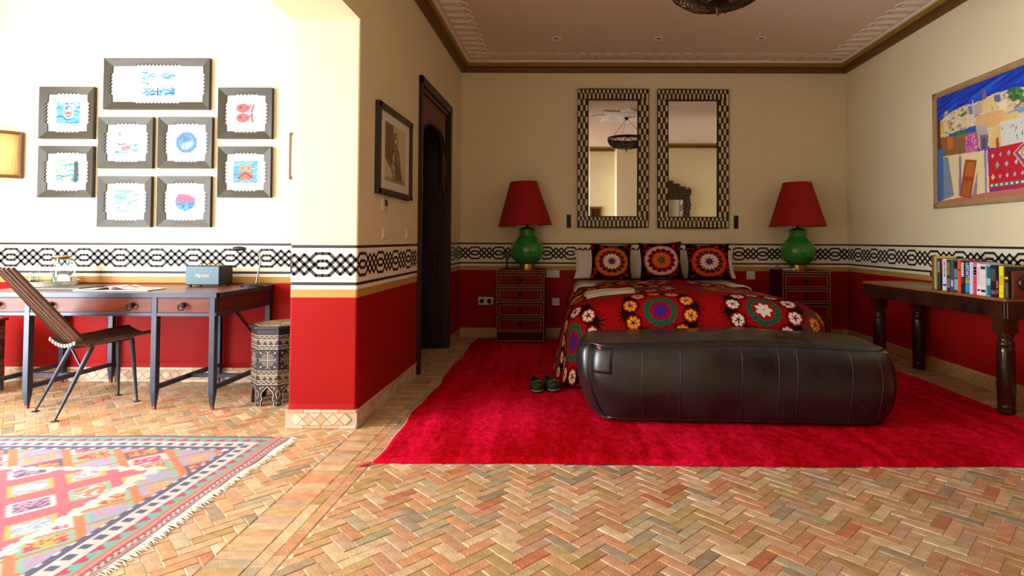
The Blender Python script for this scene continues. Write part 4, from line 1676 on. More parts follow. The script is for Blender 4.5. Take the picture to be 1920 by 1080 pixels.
# ------------------------------------------------------------------ framed sketch on the left wall
m_thin = M('dark_picture_frame', (52, 42, 28), 0.4, var=.2)
m_mat = M('white_mat_board', (226, 222, 216), 0.8)
m_art = M('painted_paper', (200, 190, 160), 0.7, attr='Col')
m_canvas = M('painted_canvas', (200, 190, 160), 0.6, attr='Col', bump=.1, bscale=200)
sk = thing('framed_sketch', 'dark framed pencil sketch of a draped seated figure on the left wall', 'picture', (XL, 4.145, 1.83))
mb = MB()
hy, hz = .395, .322
for y0, y1, z0, z1 in ((-hy, -hy + .042, -hz, hz), (hy - .042, hy, -hz, hz), (-hy, hy, -hz, -hz + .042), (-hy, hy, hz - .042, hz)):
    mb.box((.004, y0, z0), (.034, y1, z1))
obj('frame', mb, m_thin, sk, bevel=.003, local=True)
obj('mat_board', MB().box((.004, -hy + .03, -hz + .03), (.016, hy - .03, hz - .03)), m_mat, sk, local=True)
cv = Canvas(.48, .43, .005, (206, 194, 142))
cv.poly([(0, 0.16), (.12, .10), (.20, .25), (.18, .43), (0, .43)], (118, 96, 66))
cv.rect(0, 0, .48, .035, (168, 152, 112))
for pts, w, c in (([(.20, .36), (.26, .38), (.29, .33), (.26, .28), (.20, .30), (.20, .36)], .014, (84, 66, 46)), ([(.22, .28), (.16, .20), (.15, .10), (.20, .02)], .02, (70, 54, 38)),
                  ([(.26, .28), (.32, .22), (.36, .10), (.40, .02)], .022, (84, 66, 46)), ([(.20, .24), (.26, .18), (.30, .22)], .014, (60, 46, 34)), ([(.24, .26), (.24, .14), (.28, .04)], .016, (96, 78, 56)),
                  ([(.15, .17), (.20, .14), (.26, .13)], .012, (66, 50, 36)), ([(.28, .16), (.32, .10), (.33, .03)], .014, (100, 84, 60)), ([(.18, .10), (.24, .06), (.30, .05)], .012, (80, 64, 46)), ([(.22, .35), (.25, .34)], .02, (60, 46, 34))):
    cv.line(pts, w, c)
cv.poly([(.20, .25), (.27, .26), (.34, .14), (.38, .03), (.24, .02), (.22, .12)], (132, 112, 80))
for k in range(14):
    x = .20 + .012 * k
    cv.line([(x, .22 - .009 * k), (x + .02, .03)], .004, (74, 58, 42))
cv.speckle(.05)
flat_canvas('sketch_sheet', cv, (XL + .0165, 4.145 - .235, 1.83 - .215), (0, 1, 0), (0, 0, 1), m_art, sk)
obj('glass', MB().add([(.020, y_, z_) for y_, z_ in ((-hy + .03, -hz + .03), (hy - .03, -hz + .03), (hy - .03, hz - .03), (-hy + .03, hz - .03))], [(0, 1, 2, 3)]), m_glass, sk, local=True)

# ------------------------------------------------------------------ painting on the right wall
pt = thing('framed_painting', 'large framed painting of a whitewashed hill town under deep blue sky on right wall', 'painting', (XR, 4.35, 2.02))
PW_, PH_ = 1.41, 1.05
y_far, y_near, z0p, z1p = 5.055, 5.055 - PW_, 1.492, 2.545
mb = MB()
fw = .05
for a0, a1, b0, b1 in ((y_far - fw, y_far, z0p, z1p), (y_near, y_near + fw, z0p, z1p), (y_near, y_far, z0p, z0p + fw), (y_near, y_far, z1p - fw, z1p)):
    mb.box((XR - .036, a0, b0), (XR - .004, a1, b1))
    mb.box((XR - .042, a0 + (.012 if a1 - a0 < .1 else 0), b0 + (.012 if b1 - b0 < .1 else 0)), (XR - .03, a1 - (.02 if a1 - a0 < .1 else 0), b1 - (.02 if b1 - b0 < .1 else 0)))
obj('frame', mb, M('limed_wood_frame', (176, 140, 96), .55, var=.2, vscale=12), pt, bevel=.003)
cv = Canvas(PW_, PH_ + .003, .0055, (20, 62, 188))
z_b = z0p
for k in range(70):
    x, z = random.uniform(0, PW_), random.uniform(.62, 1.06)
    cv.ell(x, z, random.uniform(.06, .22), random.uniform(.006, .016), random.choice(((14, 46, 160), (30, 78, 204), (10, 36, 140), (44, 96, 210))), .25)


def PP(pts, c):
    cv.poly([(u, z - z_b) for u, z in pts], c)


hill = [(.095, 2.281), (.193, 2.319), (.288, 2.337), (.396, 2.349), (.499, 2.336), (.597, 2.338), (.661, 2.355), (.723, 2.36), (.812, 2.356), (.898, 2.349), (1.017, 2.333), (1.2, 2.35), (1.41, 2.33), (1.41, 2.0), (.6, 1.95), (.052, 2.094)]
PP(hill, (226, 206, 160))
hb_ = [(226, 190, 120), (238, 226, 196), (206, 150, 110), (150, 140, 180), (232, 200, 80), (196, 180, 160), (240, 236, 220), (180, 110, 90)]
for k in range(150):
    u = random.uniform(.10, 1.38)
    z = random.uniform(2.12, 2.335)
    w, h = random.uniform(.015, .05), random.uniform(.012, .035)
    c = random.choice(hb_)
    PP([(u, z), (u + w, z + .004), (u + w, z + h), (u, z + h - .004)], c)
    if k % 2:
        PP([(u + w * .7, z), (u + w, z), (u + w, z + h), (u + w * .7, z + h)], tuple(int(q * .72) for q in c))
    if k % 3 == 0:
        PP([(u + w * .3, z + h * .3), (u + w * .5, z + h * .3), (u + w * .5, z + h * .7), (u + w * .3, z + h * .7)], (70, 60, 80))
for pts, c in (
        ([(.602, 2.344), (.603, 2.40), (.616, 2.401), (.621, 2.428), (.629, 2.397), (.64, 2.391), (.639, 2.343)], (150, 100, 110)),
        ([(.601, 2.335), (.723, 2.35), (.724, 2.265), (.599, 2.238)], (228, 200, 130)), ([(.723, 2.35), (.782, 2.337), (.796, 2.273), (.725, 2.30)], (104, 100, 160)),
        ([(.498, 2.323), (.597, 2.323), (.599, 2.238), (.513, 2.233)], (190, 170, 170)), ([(.767, 2.28), (.854, 2.293), (.853, 2.213), (.765, 2.199)], (236, 222, 180)),
        ([(.422, 2.33), (.49, 2.325), (.497, 2.262), (.426, 2.26)], (226, 196, 110)), ([(.095, 2.272), (.135, 2.273), (.136, 2.152), (.093, 2.161)], (222, 182, 60)),
        ([(.53, 2.217), (.72, 2.227), (.817, 2.21), (.815, 2.13), (.718, 2.092), (.528, 2.144)], (226, 178, 120)),
        ([(.855, 2.349), (.898, 2.366), (.953, 2.351), (1.006, 2.314), (.992, 2.268), (.951, 2.256), (.91, 2.25), (.875, 2.287)], (60, 110, 60)),
        ([(.965, 2.264), (1.016, 2.272), (1.06, 2.25), (1.05, 2.21), (.978, 2.227)], (70, 124, 66)),
        ([(.816, 2.176), (.895, 2.186), (.977, 2.188), (1.2, 2.19), (1.2, 2.15), (.816, 2.164)], (120, 160, 200)), ([(.809, 2.172), (.943, 2.174), (.949, 2.123), (.815, 2.124)], (226, 196, 110)),
        ([(.332, 2.275), (.421, 2.298), (.426, 2.272), (.367, 2.254)], (40, 140, 110)), ([(.434, 2.327), (.482, 2.325), (.497, 2.262), (.455, 2.253)], (140, 120, 170)),
        ([(.786, 2.125), (1.013, 2.114), (1.41, 2.09), (1.41, 1.90), (1.009, 1.912), (.789, 1.927)], (214, 214, 208)),
        ([(.666, 1.937), (.678, 2.029), (.733, 2.089), (.785, 2.107), (.789, 1.927)], (230, 190, 120)), ([(.735, 1.93), (.735, 2.0), (.76, 2.01), (.77, 1.93)], (150, 90, 50)),
        ([(.096, 2.129), (.544, 2.098), (.549, 1.926), (.109, 1.95)], (140, 100, 60)), ([(.2, 2.14), (.525, 2.151), (.531, 2.10), (.199, 2.118)], (30, 90, 176)),
        ([(.529, 2.156), (.641, 2.12), (.658, 2.051), (.653, 1.927), (.565, 1.935), (.531, 2.106)], (186, 170, 170)), ([(.568, 2.062), (.658, 2.051), (.653, 1.929), (.574, 1.934)], (122, 100, 130)),
        ([(.59, 2.03), (.63, 2.028), (.63, 1.94), (.592, 1.94)], (90, 74, 96)),
        ([(.396, 2.083), (.524, 2.098), (.544, 1.93), (.402, 1.933)], (206, 90, 150)), ([(.18, 2.113), (.252, 2.108), (.25, 2.0), (.182, 2.005)], (214, 110, 40)),
        ([(.484, 2.37), (.496, 2.374), (.522, 2.164), (.509, 2.163)], (190, 196, 216)), ([(.046, 2.313), (.086, 2.304), (.098, 2.025), (.05, 2.026)], (96, 54, 40)),
        ([(.109, 1.955), (.645, 1.926), (.662, 1.581), (.255, 1.56), (.062, 1.555)], (230, 212, 160)),
        ([(.129, 1.947), (.186, 1.938), (.259, 1.59), (.066, 1.552)], (130, 140, 160)), ([(.054, 2.026), (.126, 2.021), (.121, 1.561), (.062, 1.552)], (70, 110, 170)),
        ([(.32, 1.928), (.349, 1.926), (.349, 1.576), (.319, 1.575)], (140, 124, 150)), ([(.538, 1.775), (.526, 1.568), (.467, 1.56)], (150, 134, 160)), ([(.609, 1.922), (.637, 1.923), (.638, 1.577), (.615, 1.573)], (150, 134, 170)),
        ([(.05, 1.551), (.31, 1.566), (.646, 1.585), (1.4, 1.60), (1.4, 1.54), (.05, 1.53)], (190, 110, 90)),
        ([(.655, 1.925), (.89, 1.93), (1.36, 1.93), (1.36, 1.58), (.753, 1.598), (.66, 1.605)], (200, 24, 44)),
        ([(.399, 1.887), (.531, 1.861), (.458, 1.551), (.324, 1.578)], (158, 78, 26)), ([(.418, 1.863), (.509, 1.846), (.487, 1.732), (.388, 1.746)], (190, 104, 40)),
        ([(.38, 1.70), (.473, 1.686), (.442, 1.569), (.35, 1.589)], (180, 96, 36)), ([(.372, 1.73), (.485, 1.72), (.482, 1.705), (.37, 1.715)], (190, 40, 24))):
    PP(pts, c)
for k in range(60):
    u, z = random.uniform(.41, .53), random.uniform(1.94, 2.085)
    cv.ell(u, z - z_b, .006, .004, random.choice(((236, 206, 226), (120, 60, 140))), random.random() * 3)
for k in range(40):
    u, z = random.uniform(.80, 1.38), random.uniform(1.93, 2.09)
    cv.ell(u, z - z_b, .004, random.uniform(.006, .02), (110, 110, 110))
for row, (z, n, r) in enumerate(((1.87, 8, .022), (1.79, 7, .026), (1.70, 9, .020))):
    for i in range(n):
        u = .70 + .64 * (i + .5 * (row % 2)) / n
        for q, c in ((1.0, random.choice(((60, 60, 120), (236, 200, 90), (130, 60, 130), (40, 120, 110)))), (.62, (236, 224, 200)), (.34, random.choice(((200, 40, 40), (40, 90, 110), (230, 150, 40))))):
            PP([(u - r * q, z), (u, z - r * 1.3 * q), (u + r * q, z), (u, z + r * 1.3 * q)], c)
for q, c in ((1, (226, 190, 120)), (.86, (136, 70, 140)), (.5, (240, 226, 180)), (.38, (210, 120, 30)), (.2, (240, 236, 220)), (.1, (40, 40, 60))):
    PP([(1.0 - .10 * q, 1.86), (1.0, 1.86 - .12 * q), (1.0 + .10 * q, 1.86), (1.0, 1.86 + .07 * q)], c)
cv.rect(.672, 1.622 - z_b, 1.35, 1.650 - z_b, (60, 130, 120))
for i in range(14):
    cv.rect(.672 + .05 * i, 1.628 - z_b, .697 + .05 * i, 1.644 - z_b, (240, 230, 200))
for k in range(14):
    a = k * 2.4
    cv.line([(.93 + .02 * math.cos(a), 2.305 - z_b), (.93 + .075 * math.cos(a), 2.30 + .05 * math.sin(a) - z_b)], .008, ((44, 96, 48), (96, 150, 84))[k % 2])
for u in (.30, .36):
    PP([(u, 2.105), (u + .04, 2.105), (u + .034, 2.07), (u + .006, 2.07)], (170, 100, 60))
    cv.ell(u + .02, 2.12 - z_b, .026, .018, (60, 120, 60))
cv.speckle(.07)
flat_canvas('canvas', cv, (XR - .026, y_far, z0p), (0, -1, 0), (0, 0, 1), m_canvas, pt)

# ------------------------------------------------------------------ console table and its books
m_console = M('dark_turned_wood', (58, 28, 14), 0.28, var=0.5, vscale=4, stretch=(5, 1, 1), rgb2=(30, 14, 8), bump=0.08, bscale=20, rvar=.1)
m_console_top = M('polished_table_top', (78, 46, 24), 0.16, var=0.3, vscale=4, stretch=(5, .8, 1))
m_console_edge = M('pale_table_edge', (150, 88, 38), 0.4, var=.3, vscale=14)  # edge faces in a paler brown than the table top
ct = thing('console_table', 'dark wooden console table with turned legs along the right wall', 'table', (3.1, 4.45, 0))
TZ = .81
T4 = [(2.895, 3.67), (3.352, 3.70), (3.352, 5.27), (2.785, 5.25)]
mb = MB().prism(T4, lambda a, b: (a, b, TZ - .022), lambda a, b: (a, b, TZ), 0, 1)
obj('table_top', mb, [m_console_top, m_console_edge], ct, bevel=.004)
mb = MB()
ins = [(2.907, 3.682), (3.342, 3.712), (3.342, 5.258), (2.80, 5.238)]
for i in range(4):
    p, q = Vector((*ins[i], TZ - .08)), Vector((*ins[(i + 1) % 4], TZ - .08))
    mb.bar(p, q, .024, .115)
obj('apron', mb, m_console, ct, bevel=.004)
legp = [(.050, 0), (.058, .008), (.058, .022), (.049, .030), (.055, .040), (.055, .056), (.048, .064), (.055, .075), (.058, .20), (.059, .36), (.058, .43), (.054, .452), (.050, .462), (.058, .474), (.058, .492), (.046, .504), (.045, .525), (.054, .54), (.054, .565)]
legp = [(r * .93, z) for r, z in legp]
for i, (x, y, zf) in enumerate(((2.965, 3.765, .028), (2.885, 5.15, .030), (3.262, 5.17, 0), (3.285, 3.80, 0))):
    mb = MB().lathe([(r, zf + z * (.575 - zf) / .565) for r, z in legp], 24, (x, y, 0))
    mb.box((x - .05, y - .05, .57), (x + .05, y + .05, TZ - .022))
    lg = obj('leg', mb, m_console, ct, smooth=45)
    for sx_, sy_ in (((0, 1), (0, -1))[i in (1, 2)],) + ((((1, 0),) if i in (0, 1) else ((-1, 0),))):
        if i == 0 and sy_ == 1 or True:
            path = [(x + sx_ * (.05 + .10 * (1 - math.cos(a))), y + sy_ * (.05 + .10 * (1 - math.cos(a))), .58 + .105 * math.sin(a)) for a in np.linspace(0, PI / 2, 7)]
            mb = MB().tube(path, .007, 6)
            obj('bracket', mb, m_dark, lg, smooth=60)

def text_mesh(name, body, length, height, mat, parent, shear=0.0, align='LEFT'):
    """lettering as real mesh, scaled to a given length and height, lying in its local xy plane"""
    cu = bpy.data.curves.new(name, 'FONT')
    cu.body = body
    cu.align_x = align
    cu.align_y = 'CENTER'
    cu.shear = shear
    cu.extrude = .004
    tmp = bpy.data.objects.new(name, cu)
    COL.objects.link(tmp)
    bpy.context.view_layer.update()
    me = bpy.data.meshes.new_from_object(tmp.evaluated_get(bpy.context.evaluated_depsgraph_get()))
    COL.objects.unlink(tmp)
    bpy.data.objects.remove(tmp)
    co = np.empty(len(me.vertices) * 3, np.float32)
    me.vertices.foreach_get('co', co)
    co = co.reshape(-1, 3)
    lo, hi = co.min(0), co.max(0)
    k = length / max(1e-6, hi[0] - lo[0])
    co[:, 0] *= k
    co[:, 1] = (co[:, 1] - (lo[1] + hi[1]) / 2) * height / max(1e-6, hi[1] - lo[1])
    co[:, 2] *= .1
    me.vertices.foreach_set('co', co.reshape(-1))
    me.materials.clear()
    me.materials.append(mat)
    me.update()
    return link(name, me, parent)


# books: spines towards the bed, running from the far end to the near one
bk_y = [4.382, 4.346, 4.316, 4.268, 4.229, 4.195, 4.149, 4.112, 4.076, 4.023, 3.988, 3.957, 3.922, 3.870, 3.826, 3.776, 3.750, 3.711, 3.673]
bk = [  # height, depth, cover, label, title, title colour, spine spots
    (.245, .16, (44, 60, 62), 'dark teal book, first after the brass bookend at the far end', None, None, [(.55, .9, (120, 140, 136))]),
    (.243, .16, (30, 24, 26), 'black book with red top and red lower badge, second from the far bookend', None, None, [(.80, .99, (196, 20, 36)), (.52, .78, (110, 16, 24))]),
    (.243, .165, (220, 214, 212), 'white book with dark author lettering and red title, near the far bookend', 'Jojo Moyes', (40, 40, 90), [(.14, .20, (30, 60, 150))]),
    (.238, .16, (66, 50, 36), 'dark brown book with ochre top and mottled spine', None, None, [(.50, .92, (136, 118, 60)), (.10, .40, (150, 110, 120))]),
    (.240, .16, (74, 88, 104), 'slate grey book with pale blotches on the spine', None, None, [(.15, .35, (180, 196, 190))]),
    (.236, .165, (56, 70, 96), 'navy book with misty blue spine beside the orange one', None, None, [(.74, .96, (20, 22, 30)), (.05, .4, (150, 170, 200)), (.45, .72, (110, 128, 160))]),
    (.240, .165, (226, 84, 44), 'orange book in the middle of the row', None, None, [(.66, .72, (150, 30, 30))]),
    (.234, .16, (38, 36, 40), 'black book with white lettering, right after the orange one', None, None, [(.5, .96, (196, 200, 196)), (.3, .46, (96, 66, 26))]),
    (.236, .17, (18, 62, 108), 'deep blue book with large white title and yellow patch', 'UPSTARTS', (238, 240, 244), [(.30, .42, (196, 150, 50)), (.02, .28, (40, 150, 190))]),
    (.230, .17, (212, 206, 232), 'pale lavender book with plain spine', None, None, [(.0, .95, (206, 200, 226))]),
    (.224, .165, (226, 66, 80), 'pinkish red book with blue and green dots on the spine', None, None, [(.58, .97, (170, 150, 140)), (.80, .88, (60, 110, 190)), (.70, .78, (70, 160, 90)), (.62, .69, (70, 110, 190))]),
    (.222, .165, (228, 226, 232), 'white book with small blue lettering and red back edge', None, None, [(.12, .18, (30, 40, 130)), (.3, .9, (190, 196, 226))]),
    (.218, .17, (226, 220, 214), 'broad white book with a dark red mark at the top', None, None, [(.84, .94, (90, 24, 30)), (.10, .18, (40, 40, 44)), (.3, .7, (232, 206, 200))]),
    (.220, .165, (140, 196, 198), 'light turquoise book with dark blue title near the near end', None, None, [(.56, .94, (30, 100, 120)), (.02, .34, (30, 110, 136))]),
    (.216, .165, (34, 34, 38), 'black book with grey lettering left of the orange lettered one', None, None, [(.5, .9, (74, 74, 78)), (.08, .2, (100, 100, 106))]),
    (.215, .165, (28, 26, 28), 'black book with orange and red patches on the spine', None, None, [(.3, .52, (196, 84, 34)), (.1, .24, (206, 40, 44))]),
    (.215, .165, (238, 218, 20), 'bright yellow book near the near end of the row', None, None, [(.4, .7, (206, 184, 10)), (.1, .2, (226, 206, 20))]),
    (.212, .17, (30, 28, 26), 'black book with yellow stripes, last before the wooden bookend', None, None, [(.6, .68, (206, 180, 30)), (.02, .5, (90, 80, 76))])]
m_page = M('book_paper', (226, 214, 186), .9, var=.1, vscale=200, stretch=(.1, 3, 1))
for i, (h, dp, c, lab, title, tc_, spots) in enumerate(bk):
    y1, y0 = bk_y[i] - .001, bk_y[i + 1] + .001
    x0 = 2.915 + random.uniform(-.004, .006)
    b = thing('book', lab, 'book', (x0, (y0 + y1) / 2, TZ), 0, 'books in a row on the console table')
    mc = M('book_cover', c, .4)
    mb = MB()
    mb.box((0, -(y1 - y0) / 2, 0), (.004, (y1 - y0) / 2, h))
    for s in (-1, 1):
        yy = s * ((y1 - y0) / 2 - .0015)
        mb.box((0, yy - .0015, 0), (dp, yy + .0015, h))
    obj('cover', mb, mc, b, bevel=.001, local=True)
    hw = (y1 - y0) / 2 - .0032
    obj('pages', MB().box((.004, -hw, .003), (dp - .004, hw, h - .004)), m_page, b, local=True)
    for z0, z1, cc in spots:
        obj('spine_print', MB().box((-.0006, -hw + .001, z0 * h), (.001, hw - .001, z1 * h)), M('spine_ink', cc, .45), b, local=True)
    if title:
        o = text_mesh('spine_title', title, h * (.52 if title[0] == 'J' else .5), (y1 - y0) * .62, M('title_ink', tc_, .5), b)
        o.location = (-.0012, 0, h * .94)
        o.rotation_euler = Matrix(((0, 0, -1), (0, -1, 0), (-1, 0, 0))).to_euler()      # reads downwards

# far bookend: brass edged wooden slab with a knob
be = thing('bookend', 'tall wooden bookend with gleaming brass edge at the far end of the books', 'bookend', (2.915, 4.412, TZ))
mb = MB().box((-.002, -.004, 0), (.15, .030, .262))
obj('slab', mb, M('ochre_wood', (120, 84, 34), .4, var=.2), be, bevel=.003, local=True)
obj('brass_edge', MB().box((-.006, -.029, 0), (.15, -.005, .262)), M('polished_brass', (240, 212, 140), .38, .6), be, bevel=.002, local=True)
obj('knob', MB().ball((.03, .052, .115), .03, 14, 10, (.9, .8, 1.1)), m_console, be, smooth=60, local=True)
be = thing('bookend', 'dark reddish wooden bookend with round boss at the near end of the books', 'bookend', (2.925, 3.60, TZ))
m_be = M('reddish_wood', (104, 44, 18), .28, var=.3, vscale=10)
be.location = (2.93, 3.672, TZ)
mb = MB().box((0, -.022, 0), (.17, -.002, .185))
obj('upright', mb, m_be, be, bevel=.004, local=True)
obj('foot', MB().box((0, -.118, 0), (.17, -.022, .022)), m_be, be, bevel=.004, local=True) if False else None
mb = MB().ball((.085, -.024, .105), .055, 18, 12, (1, .5, 1))
obj('boss', mb, m_console, be, smooth=60, local=True)
obj('inlay_dot', MB().ball((.085, -.052, .105), .008, 8, 6), M('bone_dot', (230, 226, 214), .4), be, smooth=60, local=True)

# ------------------------------------------------------------------ slippers by the bed
m_slip = M('dark_green_felt', (34, 50, 34), .85, var=.2, vscale=30)
m_sole = M('slipper_sole', (20, 14, 12), .6)
m_thread = M('gold_thread', (170, 130, 50), .5)
m_slin = M('red_lining', (120, 16, 22), .8)


def slipper(lab, loc, rz):
    t = thing('slipper', lab, 'slipper', loc, rz, 'pair of slippers by the bed')
    # toe towards -y
    def outline(s, k=1.0):
        a = 2 * PI * s
        y = -math.cos(a) * .125
        w = .048 * (1 - .22 * (y / .125 - .1)) * abs(math.sin(a)) ** .75
        return (math.copysign(w, math.sin(a)) * k, y * (k if k > 1 else 1))
    n = 32
    pts = [outline(i / n, 1.06) for i in range(n)]
    mb = MB().prism(pts, lambda a, b: (a, b, 0), lambda a, b: (a, b, .012))
    obj('sole', mb, m_sole, t, smooth=50, local=True)
    mb = MB()
    k0 = []
    for z, k in ((.012, 1.0), (.030, 1.03), (.046, .93), (.052, .80)):
        for i in range(n):
            x, y = outline(i / n, k)
            front = max(0, -y / .125)
            back = max(0, y / .125)
            zz = z + (.016 * front * (z > .02) + .022 * back ** 2 * (z > .04))
            k0.append((x, y, zz))
    mb.add(k0, [(j * n + i, j * n + (i + 1) % n, (j + 1) * n + (i + 1) % n, (j + 1) * n + i) for j in range(3) for i in range(n)])
    # vamp over the toes, with two little ears at its back edge
    vs, fs = [], []
    rows_, cols_ = 7, 9
    for j in range(rows_):
        y = -.12 + .105 * j / (rows_ - 1)
        w = .046 * (1 - ((y + .02) / .105) ** 4) ** .5 if y > -.1249 else 0
        w = max(w, .006)
        for i in range(cols_):
            u = -1 + 2 * i / (cols_ - 1)
            ear = .030 * max(0, abs(u) - .55) / .45 * (j == rows_ - 1)
            vs.append((u * w, y, .046 + .020 * (1 - u * u) * min(1, (j + 1) / 3) + ear))
    for j in range(rows_ - 1):
        for i in range(cols_ - 1):
            fs.append((j * cols_ + i, j * cols_ + i + 1, (j + 1) * cols_ + i + 1, (j + 1) * cols_ + i))
    mb.add(vs, fs)
    up = obj('upper', mb, m_slip, t, smooth=60, local=True)
    up.modifiers.new('solid', 'SOLIDIFY').thickness = .004
    obj('lining', MB().ball((0, .03, .018), .06, 14, 8, (.62, 1.3, .12)), m_slin, t, smooth=60, local=True)
    mb = MB()
    for i in range(9):
        u = -.85 + 1.7 * i / 8
        mb.tube([(u * .042, -.062 - .012 * (1 - u * u), .060 + .016 * (1 - u * u)), (u * .042 + .006, -.060 - .012 * (1 - u * u), .062 + .016 * (1 - u * u))], .003, 5)
    obj('stitching', mb, m_thread, t, smooth=60, local=True)
    path = [(outline(s, 1.05)[0], outline(s, 1.05)[1], .013) for s in np.linspace(-.14, .14, 9)]
    obj('welt', MB().tube(path, .004, 6), m_thread, t, smooth=60, local=True)
    return t


sl = slipper('dark green slipper with gold stitching, left one of the pair beside the bed', (-.262, 4.29, .036), .18)
copy_tree(sl, (-.148, 4.315, .036), .30, 'dark green slipper with gold stitching, right one of the pair beside the bed')

# ------------------------------------------------------------------ ceiling: hanging lamp, rosette, spots
m_filigree = M('pierced_bronze', (70, 54, 34), 0.35, 0.9, var=.4, vscale=20)
CHX, CHY = .985, 3.66
ch = thing('hanging_lamp', 'pierced bronze bowl lamp hanging from the ceiling by thin rods', 'lamp', (CHX, CHY, 2.69))
prof = [(.02, .082), (.10, .087), (.18, .102), (.25, .130), (.30, .168), (.325, .215), (.33, .25)]


def bowl_pt(s, a):
    f = s * (len(prof) - 1)
    i = min(int(f), len(prof) - 2)
    f -= i
    r = prof[i][0] * (1 - f) + prof[i + 1][0] * f
    z = prof[i][1] * (1 - f) + prof[i + 1][1] * f
    return (r * math.cos(a), r * math.sin(a), z)


mb = MB()
nn, mm = 64, 18
mb.add([bowl_pt(j / mm, 2 * PI * (i + .5 * (j % 2)) / nn) for j in range(mm + 1) for i in range(nn)],
       [((j * nn + i), (j * nn + (i + 1) % nn), ((j + 1) * nn + ((i + (j % 2)) % nn))) for j in range(mm) for i in range(nn)] +
       [((j * nn + i), ((j + 1) * nn + (i + (j % 2)) % nn), ((j + 1) * nn + (i + (j % 2) - 1) % nn)) for j in range(mm) for i in range(nn)])
bw = obj('pierced_bowl', mb, m_filigree, ch, local=True)
wf = bw.modifiers.new('wire', 'WIREFRAME')
wf.thickness = .007
wf.use_even_offset = False
mb = MB()
for k in range(8):
    a0 = 2 * PI * k / 8
    path = []
    for q in np.linspace(-1, 1, 17):
        path.append(bowl_pt(.12 + .80 * (1 - q * q) ** .6, a0 + q * .36))
    path = [(x, y, z - .004) for x, y, z in path]
    mb.tube(path, .007, 6)
obj('petal_band', mb, m_filigree, ch, smooth=60, local=True)
mb = MB().lathe([(.0, .076), (.05, .076), (.09, .084), (.09, .090), (0, .086)], 32)
obj('centre_plate', mb, m_filigree, ch, smooth=50, local=True)
mb = MB().lathe([(0, 0), (.008, .024), (.013, .060), (.020, .066), (.015, .088), (0, .088)], 14)
obj('finial', mb, m_filigree, ch, smooth=50, local=True)
mb = MB().lathe([(.322, .235), (.338, .245), (.338, .275), (.330, .278), (.320, .262)], 64, closed=True)
obj('rim', mb, m_filigree, ch, smooth=50, local=True)
top_z = ZC - .06 - 2.69
for k in range(3):
    a = .3 + 2 * PI * k / 3
    obj('rod', MB().tube([(.325 * math.cos(a), .325 * math.sin(a), .27), (.01 * math.cos(a), .01 * math.sin(a), top_z)], .004, 6), m_filigree, ch, smooth=60, local=True)
obj('ceiling_hook', MB().lathe([(.02, top_z - .02), (.03, top_z), (.05, ZC - 2.69 - .041), (0, ZC - 2.69 - .041)], 16), m_filigree, ch, smooth=50, local=True)
mb = MB()
star = []
for k in range(16):
    r = .62 if k % 2 == 0 else .40
    star.append((CHX + r * math.cos(k * PI / 8), CHY + r * math.sin(k * PI / 8)))
mb.prism(star, lambda a, b: (a, b, ZC - .022), lambda a, b: (a, b, ZC + .01))
mb.lathe([(.36, 0), (.34, -.03), (.26, -.025), (.22, -.012), (.10, -.035), (0, -.04)], 40, (CHX, CHY, ZC))
structure('trim_7', mb, m_plaster, bevel=.006)
for lab, x, y in (('recessed ceiling spot, leftmost of three over the bed', -.161, 5.50), ('recessed ceiling spot, middle one of three over the bed', .939, 5.50), ('recessed ceiling spot, rightmost of three over the bed', 2.039, 5.49)):
    sp = thing('ceiling_spot', lab, 'ceiling spot', (x, y + .35, ZC), 0, 'recessed spots in the bedroom ceiling')
    obj('ring', MB().lathe([(.052, 0), (.052, -.006), (.040, -.008), (.034, -.002), (.034, 0)], 24), m_plaster, sp, smooth=40, local=True)
    obj('lens', MB().lathe([(.034, -.001), (.02, -.003), (0, -.003)], 20), M('spot_lens', (120, 96, 80), .2), sp, smooth=40, local=True)

# ------------------------------------------------------------------ things only the mirrors show: a carved frame and a gilt picture on the walls behind
m_carved = M('carved_dark_wood', (60, 42, 26), .5, var=.4, vscale=18)
cf = thing('carved_mirror', 'carved dark wooden mirror with scalloped crest, seen reflected in the right wall mirror', 'mirror', (2.22, YM + .002, 1.75))
mb = MB()
W2 = .52
for s in (-1, 1):
    for k in range(16):
        z = -.75 + k * .085
        mb.ball((s * (W2 - .03 + .02 * math.sin(k * 1.3)), .03, z), .055, 8, 6, (.8, .5, 1))
        mb.ball((s * (W2 - .12), .03, z + .04), .04, 8, 6, (.9, .5, 1))
for k in range(21):
    u = -1 + 2 * k / 20
    for j in range(int(2 + 4 * (1 - abs(u)))):
        mb.ball((u * W2, .03, .44 + .065 * j), .042, 8, 6, (.9, .5, 1))
obj('carving', mb, m_carved, cf, smooth=60, local=True, kind='stuff')
mb = MB()
for x0, x1, z0, z1 in ((-W2, -W2 + .16, -.8, .45), (W2 - .16, W2, -.8, .45), (-W2, W2, .30, .47), (-W2, W2, -.85, -.75)):
    mb.box((x0, 0, z0), (x1, .035, z1))
obj('frame', mb, m_carved, cf, bevel=.006, local=True)
obj('glass', MB().box((-W2 + .15, .006, -.78), (W2 - .15, .014, .32)), m_mirror, cf, local=True)
gp = thing('gilt_picture', 'gilt framed dark picture seen reflected in the left wall mirror', 'picture', (.60, YM2 + .002, 1.55))
mb = MB()
for x0, x1, z0, z1 in ((-.14, -.10, -.35, .35), (.10, .14, -.35, .35), (-.14, .14, .31, .35), (-.14, .14, -.35, -.31)):
    mb.box((x0, 0, z0), (x1, .03, z1))
obj('frame', mb, M('old_gilt', (150, 100, 30), .4, .6), gp, bevel=.004, local=True)
obj('canvas', MB().box((-.11, .004, -.32), (.11, .012, .32)), M('dark_varnish', (60, 34, 20), .4, var=.4), gp, local=True)

